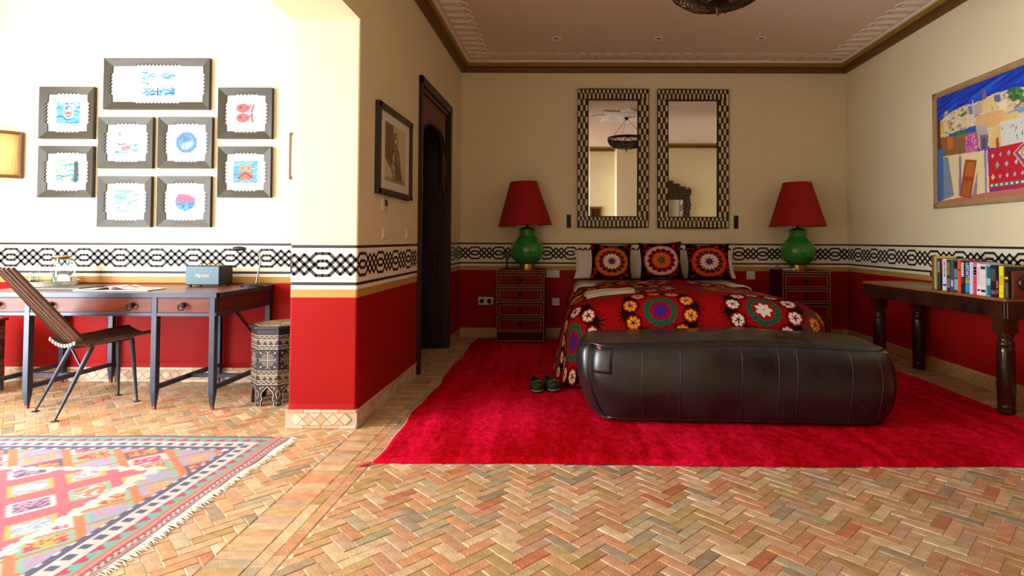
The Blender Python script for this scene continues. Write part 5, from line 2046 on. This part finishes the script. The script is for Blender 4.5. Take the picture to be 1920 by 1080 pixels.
# ================================================================== study: pictures over the desk
m_frame9 = M('dark_olive_frame', (56, 50, 36), 0.4, var=.2, vscale=8, spec=.35)
m_hole_disc = M('hole_shade_disc', (16, 12, 10), .8)  # shade of small holes, painted as flat dark discs on the rails
m_paper = M('white_mount', (240, 238, 232), .8)
FR_D = .034


def notched_rail(L, rw, nt, flip_in):
    """a mitred rail lying along x: outer edge at y = 0, inner edge at y = rw, sawtooth cut into the middle of the inner edge"""
    tooth = L * .42 / nt
    x0 = -tooth * nt / 2
    pts = [(-L / 2, 0), (L / 2, 0), (L / 2 - rw, rw)]
    saw_ = []
    for i in range(nt):
        saw_ += [(x0 + tooth * i, rw - .003), (x0 + tooth * (i + .5), rw - .020)]
    saw_ += [(x0 + tooth * nt, rw - .003)]
    pts += [(x0 + tooth * nt + .015, rw)] + saw_[::-1] + [(x0 - .015, rw)]
    pts += [(-L / 2 + rw, rw)]
    hole_marks = [(x0 + tooth * (i + 1), rw - .028) for i in range(nt - 1)]
    return pts, hole_marks


def notched_frame(lab, x, zc_, w, h, art):
    t = thing('picture_frame', lab, 'picture', (x, YD, zc_), 0, 'notched wooden picture frames over the desk')
    rw = .064
    for ang, L, off in ((0, w, -h / 2), (PI, w, -h / 2), (PI / 2, h, -w / 2), (-PI / 2, h, -w / 2)):
        nt = 12 if L > .6 else 6
        pts, hole_marks = notched_rail(L, rw, nt, 0)
        ca, sa = math.cos(ang), math.sin(ang)

        def P(a, b, d):
            X_, Z_ = a * ca - (b + off) * sa, a * sa + (b + off) * ca
            return (X_, -d, Z_)
        mb = MB().prism(pts, lambda a, b: P(a, b, .002), lambda a, b: P(a, b, FR_D - .012 * b / rw))
        rl = obj('rail', mb, m_frame9, t, local=True)
        mb = MB()
        for a, b in hole_marks:
            d = FR_D - .012 * b / rw
            c = [P(a + .0045 * math.cos(q), b + .0045 * math.sin(q), d + .0006) for q in np.linspace(0, 2 * PI, 7)[:-1]]
            mb.add(c, [tuple(range(6))])
        obj('hole_discs', mb, m_hole_disc, rl, local=True, kind='stuff')
    obj('mount', MB().box((-w / 2 + rw - .024, -.012, -h / 2 + rw - .024), (w / 2 - rw + .024, -.002, h / 2 - rw + .024)), m_paper, t, local=True)
    aw, ah = (.285, .20) if w > .6 else (.20, .185)
    cv = Canvas(aw, ah, .0037, (206, 222, 224))
    art(cv, aw, ah)
    cv.speckle(.06)
    cv.a *= .68 * cv.a / (cv.a + .10) + .12
    flat_canvas('print', cv, (x - aw / 2, YD - .0128, zc_ - ah / 2 + .004), (1, 0, 0), (0, 0, 1), m_art, t)
    gx, gz = w / 2 - rw + .022, h / 2 - rw + .022
    obj('glass', MB().add([(-gx, -.0158, -gz), (gx, -.0158, -gz), (gx, -.0158, gz), (-gx, -.0158, gz)], [(0, 1, 2, 3)]), m_glass, t, local=True)
    return t


BL, TQ, DB, GN, PK, RD, SL, YL = (60, 120, 196), (70, 160, 186), (30, 70, 140), (110, 176, 110), (222, 96, 130), (206, 104, 84), (70, 84, 104), (210, 214, 110)


def waves(cv, w, h, z1, cols, n=26, z0=0.0):
    for k in range(n):
        z = random.uniform(z0, z1)
        x = random.uniform(-.02, w)
        l = random.uniform(.03, .09)
        a = random.uniform(.002, .008)
        cv.line([(x + l * q, z + a * math.sin(q * 6 + k)) for q in np.linspace(0, 1, 7)], random.uniform(.004, .009), random.choice(cols))


def art_tree(cv, w, h):
    cv.rect(0, 0, w, h, (176, 214, 226))
    waves(cv, w, h, h, (TQ, BL, (220, 236, 240)), 60)
    cv.rect(.20, .05, w, .13, (226, 190, 190))
    waves(cv, w, h, .06, (TQ, BL, DB), 30)
    cv.ell(.14, .11, .075, .055, (170, 206, 214))
    for k in range(9):
        a = PI * (.12 + .76 * k / 8)
        p = [(.14, .04), (.14 + .05 * math.cos(a), .05 + .05 * math.sin(a)), (.14 + .075 * math.cos(a), .06 + .08 * math.sin(a))]
        cv.line(p, .007, (236, 240, 240))
        cv.line(p, .003, SL)
        cv.ell(p[2][0], p[2][1], .010, .008, (200, 216, 222))
    cv.line([(.14, 0), (.14, .06)], .010, SL)


def art_fish(cv, w, h):
    cv.rect(0, 0, w, h, (110, 170, 200))
    waves(cv, w, h, h, (TQ, BL, DB, (220, 236, 240)), 60)
    cv.ell(w / 2, h * .55, .045, .06, (214, 220, 220))
    cv.ell(w / 2, h * .55, .034, .048, SL, 0, .8)
    cv.ell(w / 2, h * .48, .024, .014, RD)
    cv.ell(w / 2 - .012, h * .68, .008, .008, DB)


def art_reef(cv, w, h):
    cv.rect(0, 0, w, h, (176, 214, 170))
    waves(cv, w, h, h, (GN, YL, TQ, (226, 236, 170), DB), 90)
    for k in range(4):
        cv.ell(w * (.86 + .02 * math.sin(k)), h * (.15 + .22 * k), .02, .03, SL)


def art_house(cv, w, h):
    cv.rect(0, 0, w, h, (238, 240, 236))
    cv.ell(w * .18, h * .88, .016, .016, (226, 128, 106))
    cv.poly([(.01, h * .45), (.01, h * .68), (w * .62, h * .84), (w * .62, h * .45)], (238, 204, 198))
    cv.poly([(w * .62, h * .45), (w * .62, h * .84), (w * .92, h * .76), (w * .97, h * .45)], (226, 180, 180))
    for q in (.12, .5, .8):
        cv.rect(w * q, h * .58, w * q + .010, h * .66, (150, 150, 150))
    waves(cv, w, h, h * .44, (TQ, GN, SL, BL), 44)
    cv.ell(w * .45, h * .25, .05, .022, (216, 140, 130), .2)
    cv.ell(w * .45, h * .25, .03, .012, SL, .2, .6)


def art_ring(cv, w, h):
    cv.rect(0, 0, w, h, (206, 208, 220))
    cv.ell(w / 2, h / 2, .086, .086, (86, 146, 190))
    for k in range(16):
        a = 2 * PI * k / 16
        cv.ell(w / 2 + .082 * math.cos(a), h / 2 + .082 * math.sin(a), .014, .010, DB, a, .5)
    cv.ell(w * .46, h * .62, .06, .03, (56, 120, 160), -.5)
    cv.ell(w * .54, h * .38, .055, .028, (150, 190, 214), .5)
    for k in range(10):
        cv.ell(random.uniform(.06, .14), random.uniform(.05, .13), .006, .005, random.choice((RD, DB, (230, 236, 240))))


def art_lily(cv, w, h):
    cv.rect(0, 0, w, h, (150, 200, 180))
    waves(cv, w, h, h, (GN, YL, TQ, BL, (214, 232, 190)), 90)
    for x, y in ((.34, .36), (.72, .74), (.8, .3)):
        cv.ell(w * x, h * y, .024, .024, (240, 242, 236))
        cv.ell(w * x, h * y + .02, .010, .014, (150, 200, 180))


def art_port(cv, w, h):
    cv.rect(0, 0, w, h, (238, 238, 238))
    cv.ell(w / 2, h / 2, .09, .086, (200, 206, 226))
    cv.poly([(.02, h * .48), (.02, h * .66), (.05, h * .84), (.13, h * .80), (.185, h * .62), (.185, h * .48)], PK)
    for q in (.06, .10, .14):
        cv.line([(q, h * .48), (q, h * .78)], .003, (150, 50, 90))
    cv.poly([(.012, h * .48), (.188, h * .48), (.165, h * .2), (.1, h * .04), (.035, h * .2)], BL)
    for k in range(26):
        x, z = random.uniform(.04, .15), random.uniform(h * .12, h * .44)
        cv.ell(x, z, .014, .005, random.choice((DB, TQ, (150, 190, 226))), random.random())


def art_red(cv, w, h):
    cv.rect(0, 0, w, h, (196, 196, 206))
    for y in (.28, .72):
        cv.ell(w * .36, h * y, .055, .038, (208, 112, 112))
        cv.ell(w * .26, h * y + .006, .010, .010, SL)
        cv.line([(w * .5, h * y), (w * .7, h * (y + .1))], .012, (190, 90, 96))
    cv.line([(w * .78, h * .1), (w * .72, h * .5), (w * .82, h * .9)], .014, (190, 90, 96))
    for k in range(12):
        cv.ell(random.uniform(.14, .19), random.uniform(.02, .17), .006, .004, (236, 236, 240))


def art_twin(cv, w, h):
    cv.rect(0, 0, w, h, (96, 164, 190))
    waves(cv, w, h, h, (TQ, BL, (160, 206, 220)), 50)
    for x in (.36, .64):
        cv.ell(w * x, h * .62, .026, .04, (206, 150, 124))
        cv.ell(w * x, h * .30, .034, .036, (198, 120, 100))
        cv.ell(w * x, h * .66, .006, .006, DB)
    cv.line([(w * .2, h * .2), (w * .5, h * .46), (w * .84, h * .2)], .010, SL)


for lab, x, z, w, h, art in (
        ('wide notched frame over the desk, topmost, print of a spreading tree by blue water', -3.4695, 2.4845, .889, .431, art_tree),
        ('square notched frame at upper left with blue print of a pale fish', -4.222, 2.239, .46, .436, art_fish),
        ('square notched frame at lower left with green and yellow print', -4.218, 1.744, .46, .43, art_reef),
        ('square notched frame with pale pink house and red sun print', -3.72, 1.9885, .458, .43, art_house),
        ('square notched frame with round blue print on grey ground', -3.22, 1.9905, .452, .43, art_ring),
        ('square notched frame in bottom row with green print of white blooms', -3.7185, 1.4955, .449, .425, art_lily),
        ('square notched frame in bottom row with pink and blue round print', -3.2215, 1.4975, .447, .425, art_port),
        ('square notched frame at upper right with red and grey print', -2.7225, 2.239, .453, .428, art_red),
        ('square notched frame at lower right with brown twin shapes on blue print', -2.721, 1.746, .444, .426, art_twin)):
    notched_frame(lab, x, z, w, h, art)

# ------------------------------------------------------------------ wall sconces
m_scframe = M('sconce_wood_frame', (104, 70, 44), .5, var=.2)
m_scpaper = M('sconce_straw_paper', (238, 196, 120), .7, var=.25, vscale=14, stretch=(8, 8, .6))
sc = thing('wall_sconce', 'bowed straw paper wall sconce with brown wooden frame left of the pictures', 'wall light', (-4.806, YD, 1.880), 0, 'straw sconces on the study wall')
n = 12
W2, H2, D2_ = .205, .195, .17


def bow(t):
    return (-W2 + 2 * W2 * t, -.022 - .13 * math.sin(PI * t) ** .8)


pp = [bow(i / n) for i in range(n + 1)]
mb = MB()
mb.add([(x, y, z) for x, y in pp for z in (-H2 + .012, H2 - .012)], [(2 * i, 2 * i + 2, 2 * i + 3, 2 * i + 1) for i in range(n)])
for s in (0, n):
    x, y = pp[s]
    mb.add([(x, y, -H2 + .012), (x, 0, -H2 + .012), (x, 0, H2 - .012), (x, y, H2 - .012)], [(0, 1, 2, 3)])
o = obj('paper_shade', mb, m_scpaper, sc, smooth=40, local=True)
o.modifiers.new('solid', 'SOLIDIFY').thickness = .003
for z in (-H2, H2):
    mb = MB().tube([(x, y - .004, z - .012 * (1 if z > 0 else -1)) for x, y in pp], .013, 4)
    obj('frame_rail', mb, m_scframe, sc, local=True)
for s in (0, n):
    x, y = pp[s]
    obj('frame_post', MB().box((x - .012, y - .014, -H2), (x + .012, y + .012, H2)), m_scframe, sc, bevel=.003, local=True)
obj('back_plate', MB().box((-.06, -.014, -.09), (.06, 0, .09)), m_scframe, sc, bevel=.003, local=True)
copy_tree(sc, (-2.130, YD, 1.880), 0, 'bowed straw paper wall sconce just visible behind the red wall end')

# ------------------------------------------------------------------ desk
m_steel = M('blackened_steel', (60, 66, 80), .38, .4, var=.15, vscale=12)
m_desktop = M('red_brown_leather_top', (120, 62, 50), .3, var=.3, vscale=5, spec=.6)
m_dwood = M('reddish_drawer_wood', (108, 46, 26), .34, var=.35, vscale=6, stretch=(1, 3, 6), spec=.3)
m_copper = M('copper_tip', (150, 86, 70), .4, .6)
DX = (-4.19, -3.785, -2.895, -2.49)
DYF, DYB, DZ = 3.84, 4.525, .81
dk = thing('writing_desk', 'long blackened steel desk with reddish drawers under the framed pictures', 'desk', (-3.34, 4.18, 0))
mb = MB().box((DX[0] - .03, DYF - .03, DZ - .006), (DX[3] + .03, DYB + .025, DZ))
obj('desk_top', mb, m_desktop, dk)
mb = MB()
e = .034
mb.box((DX[0] - .032, DYF - .034, DZ - e), (DX[3] + .032, DYF - .004, DZ + .001))
mb.box((DX[0] - .032, DYB, DZ - e), (DX[3] + .032, DYB + .027, DZ + .001))
mb.box((DX[0] - .032, DYF - .03, DZ - e), (DX[0] - .004, DYB + .02, DZ + .001))
mb.box((DX[3] + .004, DYF - .03, DZ - e), (DX[3] + .032, DYB + .02, DZ + .001))
mb.box((DX[0] - .026, DYF - .028, .648), (DX[3] + .026, DYF - .004, .672))
mb.box((DX[0] - .026, DYB, .648), (DX[3] + .026, DYB + .022, .672))
for x in (DX[0], DX[3]):
    s = 1 if x > -3 else -1
    mb.box((min(x + s * .004, x + s * .028), DYF - .02, .648), (max(x + s * .004, x + s * .028), DYB + .02, .672))
obj('frame', mb, m_steel, dk, bevel=.002)
for ix, x in enumerate(DX):
    for y in (DYF, DYB):
        mb = MB()
        mb.box((x - .019, y - .030 if y == DYF else y - .016, .12), (x + .019, y + .010 if y == DYF else y + .022, DZ - .02))
        y0 = (y - .030 if y == DYF else y - .016) / 2 + (y + .010 if y == DYF else y + .022) / 2
        mb.bar((x, y0, .12), (x, y0, .022), .038, .040, (0, 1, 0), 0, .020, .020)
        lg = obj('leg', mb, m_steel, dk, bevel=.002)
        obj('foot_tip', MB().bar((x, y0, .024), (x, y0, .001), .021, .021, (0, 1, 0), 0, .017, .017), m_copper, lg, label='copper coloured foot tip')
for x in DX:
    obj('side_stretcher', MB().box((x - .014, DYF + .01, .135), (x + .014, DYB - .01, .165)), m_steel, dk)
for a, b in ((0, 1), (2, 3)):
    obj('cross_stretcher', MB().box((DX[a] + .01, 4.17, .137), (DX[b] - .01, 4.20, .163)), m_steel, dk)
for x0, x1, hs in ((DX[0] + .021, DX[1] - .021, (.5,)), (DX[1] + .021, DX[2] - .021, (.17, .84)), (DX[2] + .021, DX[3] - .021, (.5,))):
    dw = obj('drawer', MB().box((x0, DYF - .026, .674), (x1, DYF + .3, DZ - e - .002)), m_dwood, dk, bevel=.002)
    for f in hs:
        x = x0 + (x1 - x0) * f
        mb = MB().lathe([(.020, 0), (.020, .003), (.012, .008), (.012, .014), (.016, .018), (.014, .024), (0, .027)], 16)
        mb.v = [(x + a, DYF - .026 - c, .728 + b) for a, b, c in mb.v]
        mb.tube([(x + .021 * math.sin(q), DYF - .048 - .006 * (1 - math.cos(q)) / 2, .715 + .022 * math.cos(q)) for q in np.linspace(0, 2 * PI, 18, endpoint=False)], .0042, 6, True)
        obj('ring_handle', mb, m_dark, dw, smooth=50, label='dark iron ring handle')
for x, s in ((DX[0], -1), (DX[3], 1)):
    obj('side_panel', MB().box((min(x + s * .004, x + s * .018), DYF + .02, .674), (max(x + s * .004, x + s * .018), DYB - .02, DZ - e)), m_dwood, dk)
obj('inner_panel', MB().box((DX[0], DYB - .01, .674), (DX[3], DYB, DZ - e)), m_dwood, dk)

# ------------------------------------------------------------------ slatted chair
m_slat = M('dark_slat_wood', (84, 52, 38), .4, var=.45, vscale=6, stretch=(4, 4, 1))
m_slat_end = M('pale_slat_ends', (150, 138, 124), .6)
fw_, rt_ = Vector((.44, .898, 0)), Vector((.898, -.44, 0))
CO = Vector((-3.36, 3.83, 0))
ch_ = thing('slat_chair', 'dark slatted wooden chair with tapering metal legs in front of the desk', 'chair', CO)


def cp(f, r, z):
    return CO + fw_ * f + rt_ * r + Vector((0, 0, z))


nsl = 9
for i in range(nsl):                    # seat slats run front to back, dished across
    u = -1 + 2 * i / (nsl - 1)
    dish = .030 * u * u
    mb = MB()
    pts = [cp(f, u * wd, z + dish + .004) for f, z, wd in ((-.150, .460, .165), (-.04, .452, .175), (.10, .458, .185), (.30, .478, .19), (.335, .476, .19))]
    for p, q in zip(pts[:-1], pts[1:]):
        mb.bar(p, q, .034, .020, up=tuple(Vector((0, 0, 1)) - rt_ * (.35 * u)))
    ss_ = obj('seat_slat', mb, m_slat, ch_, bevel=.002)
    e0, e1 = cp(-.153, u * .165, .464 + dish), cp(-.148, u * .165, .464 + dish)
    mb = MB().bar(e0, e1, .027, .024, up=tuple(Vector((0, 0, 1)) - rt_ * (.35 * u)))
    obj('slat_end', mb, m_slat_end, ss_, label='pale end grain')
for i in range(nsl):                    # back slats fan down from a narrow top
    u = -1 + 2 * i / (nsl - 1)
    dish = .035 * (1 - u * u)
    mb = MB()
    a, b = cp(-.085 - dish * .6, u * .165, .476 - .012 * (1 - u * u)), cp(-.475 - dish, .10 + u * .095, 1.005)
    mb.bar(a, b, .034, .020, up=tuple(fw_ + rt_ * (-.45 * u)), w2=.021, h2=.018)
    obj('back_slat', mb, m_slat, ch_, bevel=.002)
feet = ((-3.661, 3.763), (-3.336, 3.559), (-3.423, 4.167), (-3.155, 4.008))
tops = (cp(-.05, -.10, .452), cp(-.03, .115, .452), cp(.22, -.10, .468), cp(.20, .12, .468))
for (fx, fy), tp in zip(feet, tops):
    ft = Vector((fx, fy, .004))
    mb = MB().tube([tp, tp.lerp(ft, .3), tp.lerp(ft, .7), ft], [.0165, .0145, .010, .0065], 10)
    lg = obj('leg', mb, m_steel, ch_, smooth=50)
    obj('foot_pad', MB().lathe([(.022, 0), (.022, .004), (.008, .007), (0, .007)], 14, (fx, fy, .0005)), m_steel, lg, smooth=40)
for k, (i, j) in enumerate(((0, 1), (1, 0))):
    ft = Vector((*feet[i], .004))
    obj('brace', MB().tube([tops[i].lerp(ft, .30), cp(-.10, .0, .444)], .007, 8), m_steel, ch_, smooth=50)
obj('under_bracket', MB().bar(cp(-.10, 0, .442), cp(.25, 0, .448), .05, .010), m_steel, ch_)

# ------------------------------------------------------------------ inlaid octagonal stool
m_st = M('ebonised_stool_wood', (44, 42, 50), .42, var=.25, vscale=8)
m_inl = M('bone_line_inlay', (214, 190, 160), .5)
m_sttop = M('inlaid_stool_top', (132, 104, 66), .4, var=.5, vscale=60)
st = thing('octagonal_stool', 'dark octagonal side table with pale carved inlay beside the desk and red wall end', 'side table', (-2.150, 4.09, 0), 0, 'inlaid octagonal side tables')
SR, SH = .181, .545
side = 2 * SR * math.tan(PI / 8)
hs = side / 2
panel = [(-hs, SH), (-hs, .0), (-hs + .022, .0), (-hs + .030, .012), (-hs + .026, .035), (-hs + .038, .050), (-hs + .030, .075), (-hs + .036, .10), (-hs + .055, .118), (0, .140)]
full = panel + [(-a, b) for a, b in panel[-2::-1]]
inl = []                                # inlay strokes in panel coordinates


def zig(z, n, a, w=.0032):
    inl.append(([(-hs + .008 + (side - .016) * i / n, z + (a if i % 2 else -a)) for i in range(n + 1)], w))


for z in (.155, .180, .222, .250, .405, .430, .472, .500):
    inl.append(([(-hs + .003, z), (hs - .003, z)], .0034))
for z in (.167, .236, .417, .487):
    inl.append(([(-hs + .006 + (side - .012) * i / 24, z + .0045 * math.sin(i * PI / 3)) for i in range(25)], .0042))
for z0, z1 in ((.184, .218), (.434, .468)):
    for k in range(3):
        xk = -hs + .012 + (side - .024) * (k + .5) / 3
        for q in (1, .62, .28):
            wq = (side - .024) / 6 * q
            inl.append(([(xk - wq, z1), (xk, z1 - (z1 - z0) * q), (xk + wq, z1)], .0024))
cz = .327
for sx_ in (-1, 1):
    inl.append(([(0, cz), (sx_ * .048, cz)], .004))
    inl.append(([(sx_ * .048, cz), (sx_ * .060, cz + .014)], .003))
    inl.append(([(sx_ * .048, cz), (sx_ * .060, cz - .014)], .003))
    inl.append(([(0, cz), (0, cz + sx_ * .048)], .004))
    inl.append(([(0, cz + sx_ * .048), (.014, cz + sx_ * .062)], .003))
    inl.append(([(0, cz + sx_ * .048), (-.014, cz + sx_ * .062)], .003))
    for sy_ in (-1, 1):
        for q in (.012, .024, .036):
            inl.append(([(sx_ * q, cz + sy_ * .042), (sx_ * q, cz + sy_ * q), (sx_ * .042, cz + sy_ * q)] if q < .03 else [(sx_ * q, cz + sy_ * .038), (sx_ * q, cz + sy_ * q), (sx_ * .038, cz + sy_ * q)], .0026))
        inl.append(([(sx_ * .046, cz + sy_ * .046), (sx_ * .053, cz + sy_ * .053)], .006))
arch_line = [(a + (.004 if a < 0 else -.004) * 0, b) for a, b in full[2:-2]]
inl.append((arch_line, .0036))
for s in (-1, 1):
    inl.append(([(s * (hs - .004), .055), (s * (hs - .016), .085), (s * (hs - .004), .115)], .0028))
    inl.append(([(s * (hs - .006), .03), (s * (hs - .012), .02)], .003))
    inl.append(([(s * (hs - .03), .115), (s * (hs - .02), .13), (s * (hs - .05), .138)], .003))
for k in range(8):
    a = PI / 4 * k
    nx_, ny_ = math.cos(a), math.sin(a)
    tx_, ty_ = -ny_, nx_

    def W(u, z, d):
        return (nx_ * (SR + d) + tx_ * u, ny_ * (SR + d) + ty_ * u, z)
    mb = MB().prism(full, lambda u, z: W(u, z, -.016), lambda u, z: W(u, z, 0))
    pn = obj('side_panel', mb, m_st, st, local=True)
    mb = MB()
    for ln, w in inl:
        for (u0, z0), (u1, z1) in zip(ln[:-1], ln[1:]):
            l = math.hypot(u1 - u0, z1 - z0) + 1e-9
            px, pz = -(z1 - z0) / l * w / 2, (u1 - u0) / l * w / 2
            ex, ez = (u1 - u0) / l * w * .4, (z1 - z0) / l * w * .4
            mb.add([W(u0 - ex + px, z0 - ez + pz, .0012), W(u0 - ex - px, z0 - ez - pz, .0012), W(u1 + ex - px, z1 + ez - pz, .0012), W(u1 + ex + px, z1 + ez + pz, .0012)], [(0, 1, 2, 3)])
    obj('inlay', mb, m_inl, pn, local=True, kind='stuff')
oct_ = lambda r: [(r / math.cos(PI / 8) * math.cos(PI / 8 + PI / 4 * k), r / math.cos(PI / 8) * math.sin(PI / 8 + PI / 4 * k)) for k in range(8)]
mb = MB().prism(oct_(SR + .018), lambda a, b: (a, b, SH), lambda a, b: (a, b, SH + .02))
tp = obj('top', mb, m_st, st, bevel=.004, local=True)
obj('top_panel', MB().prism(oct_(SR - .006), lambda a, b: (a, b, SH + .02), lambda a, b: (a, b, SH + .0215)), m_sttop, tp, local=True)
mb = MB()
for q in (.16, .12, .07):
    P = oct_(q)
    for (x0, y0), (x1, y1) in zip(P, P[1:] + P[:1]):
        mb.bar((x0, y0, SH + .0222), (x1, y1, SH + .0222), .004, .0012)
for k in range(16):
    a = PI / 8 * k
    mb.bar((.02 * math.cos(a), .02 * math.sin(a), SH + .0222), (.15 * math.cos(a + .2), .15 * math.sin(a + .2), SH + .0222), .003, .0012)
obj('top_inlay', mb, m_inl, tp, local=True, kind='stuff')
copy_tree(st, (-4.575, 4.16, 0), PI / 8, 'dark octagonal side table with pale inlay at the far left of the desk')

# ------------------------------------------------------------------ things on the desk
sp_ = thing('speaker', 'squarish black loudspeaker with blue-grey grille and script lettering on the desk', 'speaker', (-2.893, 4.30, DZ + .001))
sw, sd, sh_ = .137, .17, .152
m_vinyl = M('black_textured_vinyl', (30, 32, 36), .5, bump=.3, bscale=400)
m_grille = M('blue_grey_grille_cloth', (112, 142, 158), .8, var=.25, vscale=220)
obj('cabinet', MB().box((-sw, .006, .012), (sw, sd, .012 + sh_)), m_vinyl, sp_, bevel=.006, local=True)
gr_ = obj('grille', MB().box((-sw + .006, -.002, .018), (sw - .006, .01, .006 + sh_)), m_grille, sp_, bevel=.003, local=True)
tx = text_mesh('logo_lettering', 'Marshall', .118, .028, M('copper_lettering', (220, 180, 156), .3, .5), sp_, .35, 'CENTER')
tx.location = (0, -.0035, .088)
tx.rotation_euler = (PI / 2, 0, 0)
for sx_ in (-1, 1):
    for sy_ in (.03, .15):
        obj('foot', MB().lathe([(.010, 0), (.010, .013), (0, .013)], 10, (sx_ * (sw - .025), sy_, 0)), m_black, sp_, local=True)
for k in range(5):
    obj('knob', MB().lathe([(.010, 0), (.009, .010), (0, .010)], 12, (-.07 + .035 * k, .09, .012 + sh_)), m_oldbrass, sp_, smooth=40, local=True)

dl = thing('desk_lamp', 'small black desk lamp with bent metal neck at the right end of the desk', 'lamp', (-2.535, 4.36, DZ + .001))
mb = MB().lathe([(.082, 0), (.084, .004), (.078, .012), (.055, .022), (.02, .028), (0, .028)], 30)
mb.v = [(x * 1.05, y * .75, z) for x, y, z in mb.v]
obj('base', mb, m_black, dl, smooth=50, local=True)
path = [(.035, 0, .024), (.040, 0, .06), (.062, 0, .17), (.068, -.005, .22), (.055, -.01, .265), (.015, -.015, .292), (-.045, -.02, .300)]
obj('neck', MB().tube(path, .0062, 8), M('brushed_steel', (176, 172, 166), .35, .8), dl, smooth=60, local=True, label='bent silver metal neck')
mb = MB().tube([(-.04, -.02, .300), (-.07, -.022, .301), (-.10, -.024, .300), (-.135, -.026, .298)], [.010, .016, .019, .016], 12)
obj('head', mb, m_black, dl, smooth=60, local=True)
cord = thing('lamp_cord', 'thin black cord hanging from the desk down behind the octagonal table', 'cord', (-2.50, 4.53, 0))
obj('cable', MB().tube([(-2.80, 4.559, .63), (-2.78, 4.559, .58), (-2.70, 4.559, .48), (-2.60, 4.559, .36), (-2.50, 4.559, .28), (-2.38, 4.559, .24), (-2.25, 4.559, .22), (-2.12, 4.559, .20)], .0055, 6), m_black, cord, smooth=60)

tr = thing('tray', 'round silver tray with pierced gallery rim on the left of the desk', 'tray', (-4.14, 4.335, DZ + .001))
tr.scale = (.84, .84, 1)
m_silver = M('silver_tray', (206, 204, 200), .25, .9)
obj('plate', MB().lathe([(.19, .006), (.205, .004), (.205, .010), (0, .012)], 48), m_silver, tr, smooth=40, local=True)
mb = MB()
nn = 44
mb.add([((.205 + .018 * j / 4) * math.cos(2 * PI * (i + .5 * (j % 2)) / nn), (.205 + .018 * j / 4) * math.sin(2 * PI * (i + .5 * (j % 2)) / nn), .006 + .030 * j / 4) for j in range(5) for i in range(nn)],
       [(j * nn + i, j * nn + (i + 1) % nn, (j + 1) * nn + (i + (j % 2)) % nn) for j in range(4) for i in range(nn)] + [(j * nn + i, (j + 1) * nn + (i + (j % 2)) % nn, (j + 1) * nn + (i + (j % 2) - 1) % nn) for j in range(4) for i in range(nn)])
g_ = obj('gallery_rim', mb, m_silver, tr, local=True)
g_.modifiers.new('wire', 'WIREFRAME').thickness = .005
obj('rim_wire', MB().tube([(.224 * math.cos(a), .224 * math.sin(a), .037) for a in np.linspace(0, 2 * PI, 48, endpoint=False)], .004, 6, True), m_silver, tr, smooth=60, local=True)

m_clear = M('clear_glass', (246, 252, 250), 0.02, trans=1.0, ior=1.45)
jg = thing('glass_jug', 'clear glass water jug with cork lid standing on the silver tray', 'jug', (-4.055, 4.36, DZ + .0145))
obj('vessel', MB().lathe([(.056, 0), (.060, .006), (.059, .09), (.054, .15), (.048, .19), (.050, .212), (.047, .212), (.045, .19), (.051, .15), (.056, .09), (.056, .010), (0, .008)], 40), m_clear, jg, smooth=50, local=True)
obj('handle', MB().tube([(.050, 0, .185), (.085, 0, .18), (.105, 0, .14), (.098, 0, .085), (.060, 0, .055)], .007, 10), m_clear, jg, smooth=60, local=True)
obj('cork_lid', MB().lathe([(.044, .200), (.046, .212), (.060, .214), (.060, .224), (0, .226)], 32), M('cork', (196, 150, 100), .8, var=.2, vscale=60), jg, smooth=40, local=True)
tm = thing('tumbler', 'clear glass tumbler on the silver tray, leftmost of the three', 'glass', (-4.245, 4.335, DZ + .0145), 0, 'tumblers on the silver tray')
obj('vessel', MB().lathe([(.032, 0), (.036, .095), (.0345, .095), (.031, .008), (0, .007)], 28), m_clear, tm, smooth=50, local=True)
copy_tree(tm, (-4.17, 4.245, DZ + .0145), 0, 'clear glass tumbler on the silver tray, nearest of the three')
copy_tree(tm, (-4.165, 4.425, DZ + .0145), 0, 'clear glass tumbler on the silver tray, rearmost of the three')

fo = thing('folder', 'closed black document folder lying on the desk beside the tray', 'folder', (-3.765, 4.12, DZ + .001), 0)
obj('lower_cover', MB().box((-.17, -.12, 0), (.17, .12, .004)), m_black, fo, bevel=.001, local=True)
obj('papers', MB().box((-.163, -.113, .004), (.163, .115, .010)), m_paper, fo, local=True)
obj('upper_cover', MB().box((-.17, -.12, .010), (.17, .12, .014)), M('black_leatherette', (40, 44, 48), .4), fo, bevel=.001, local=True)

mg = thing('magazine', 'open magazine with reddish pictures lying on the desk near the front edge', 'magazine', (-3.305, 4.02, DZ + .001), .03)
for s in (-1, 1):
    nu, nv = 14, 8
    cv = Canvas(.27, .19, .006, (232, 230, 230))
    if s > 0:
        for k in range(26):
            cv.ell(random.uniform(.02, .24), random.uniform(.03, .17), random.uniform(.01, .04), random.uniform(.008, .02), random.choice(((206, 130, 120), (226, 190, 184), (190, 84, 80), (240, 228, 224), (210, 160, 150))), random.random() * 3)
    else:
        for k in range(9):
            cv.rect(.03, .02 + .017 * k, random.uniform(.18, .24), .026 + .017 * k, (206, 206, 210))
        cv.ell(.20, .13, .04, .03, (216, 160, 150))
    X_, Y_ = np.meshgrid(cv.x, cv.y)
    hump = .006 + .016 * np.exp(-((X_ - .035) / .04) ** 2) * (X_ > .0) + .010 * np.clip(1 - X_ / .27, 0, 1)
    hump = np.where(X_ < .012, hump * X_ / .012 + .003, hump)
    ps = np.stack([s * X_, Y_ - .095, hump], -1)
    pg = link('page_spread', grid_mesh('page_spread', ps if s > 0 else ps[:, ::-1], cv.a if s > 0 else cv.a[:, ::-1], m_art), mg)
    obj('page_block', MB().box((min(s * .002, s * .265), -.094, .0005), (max(s * .002, s * .265), .094, .0045)), m_paper, mg, local=True)
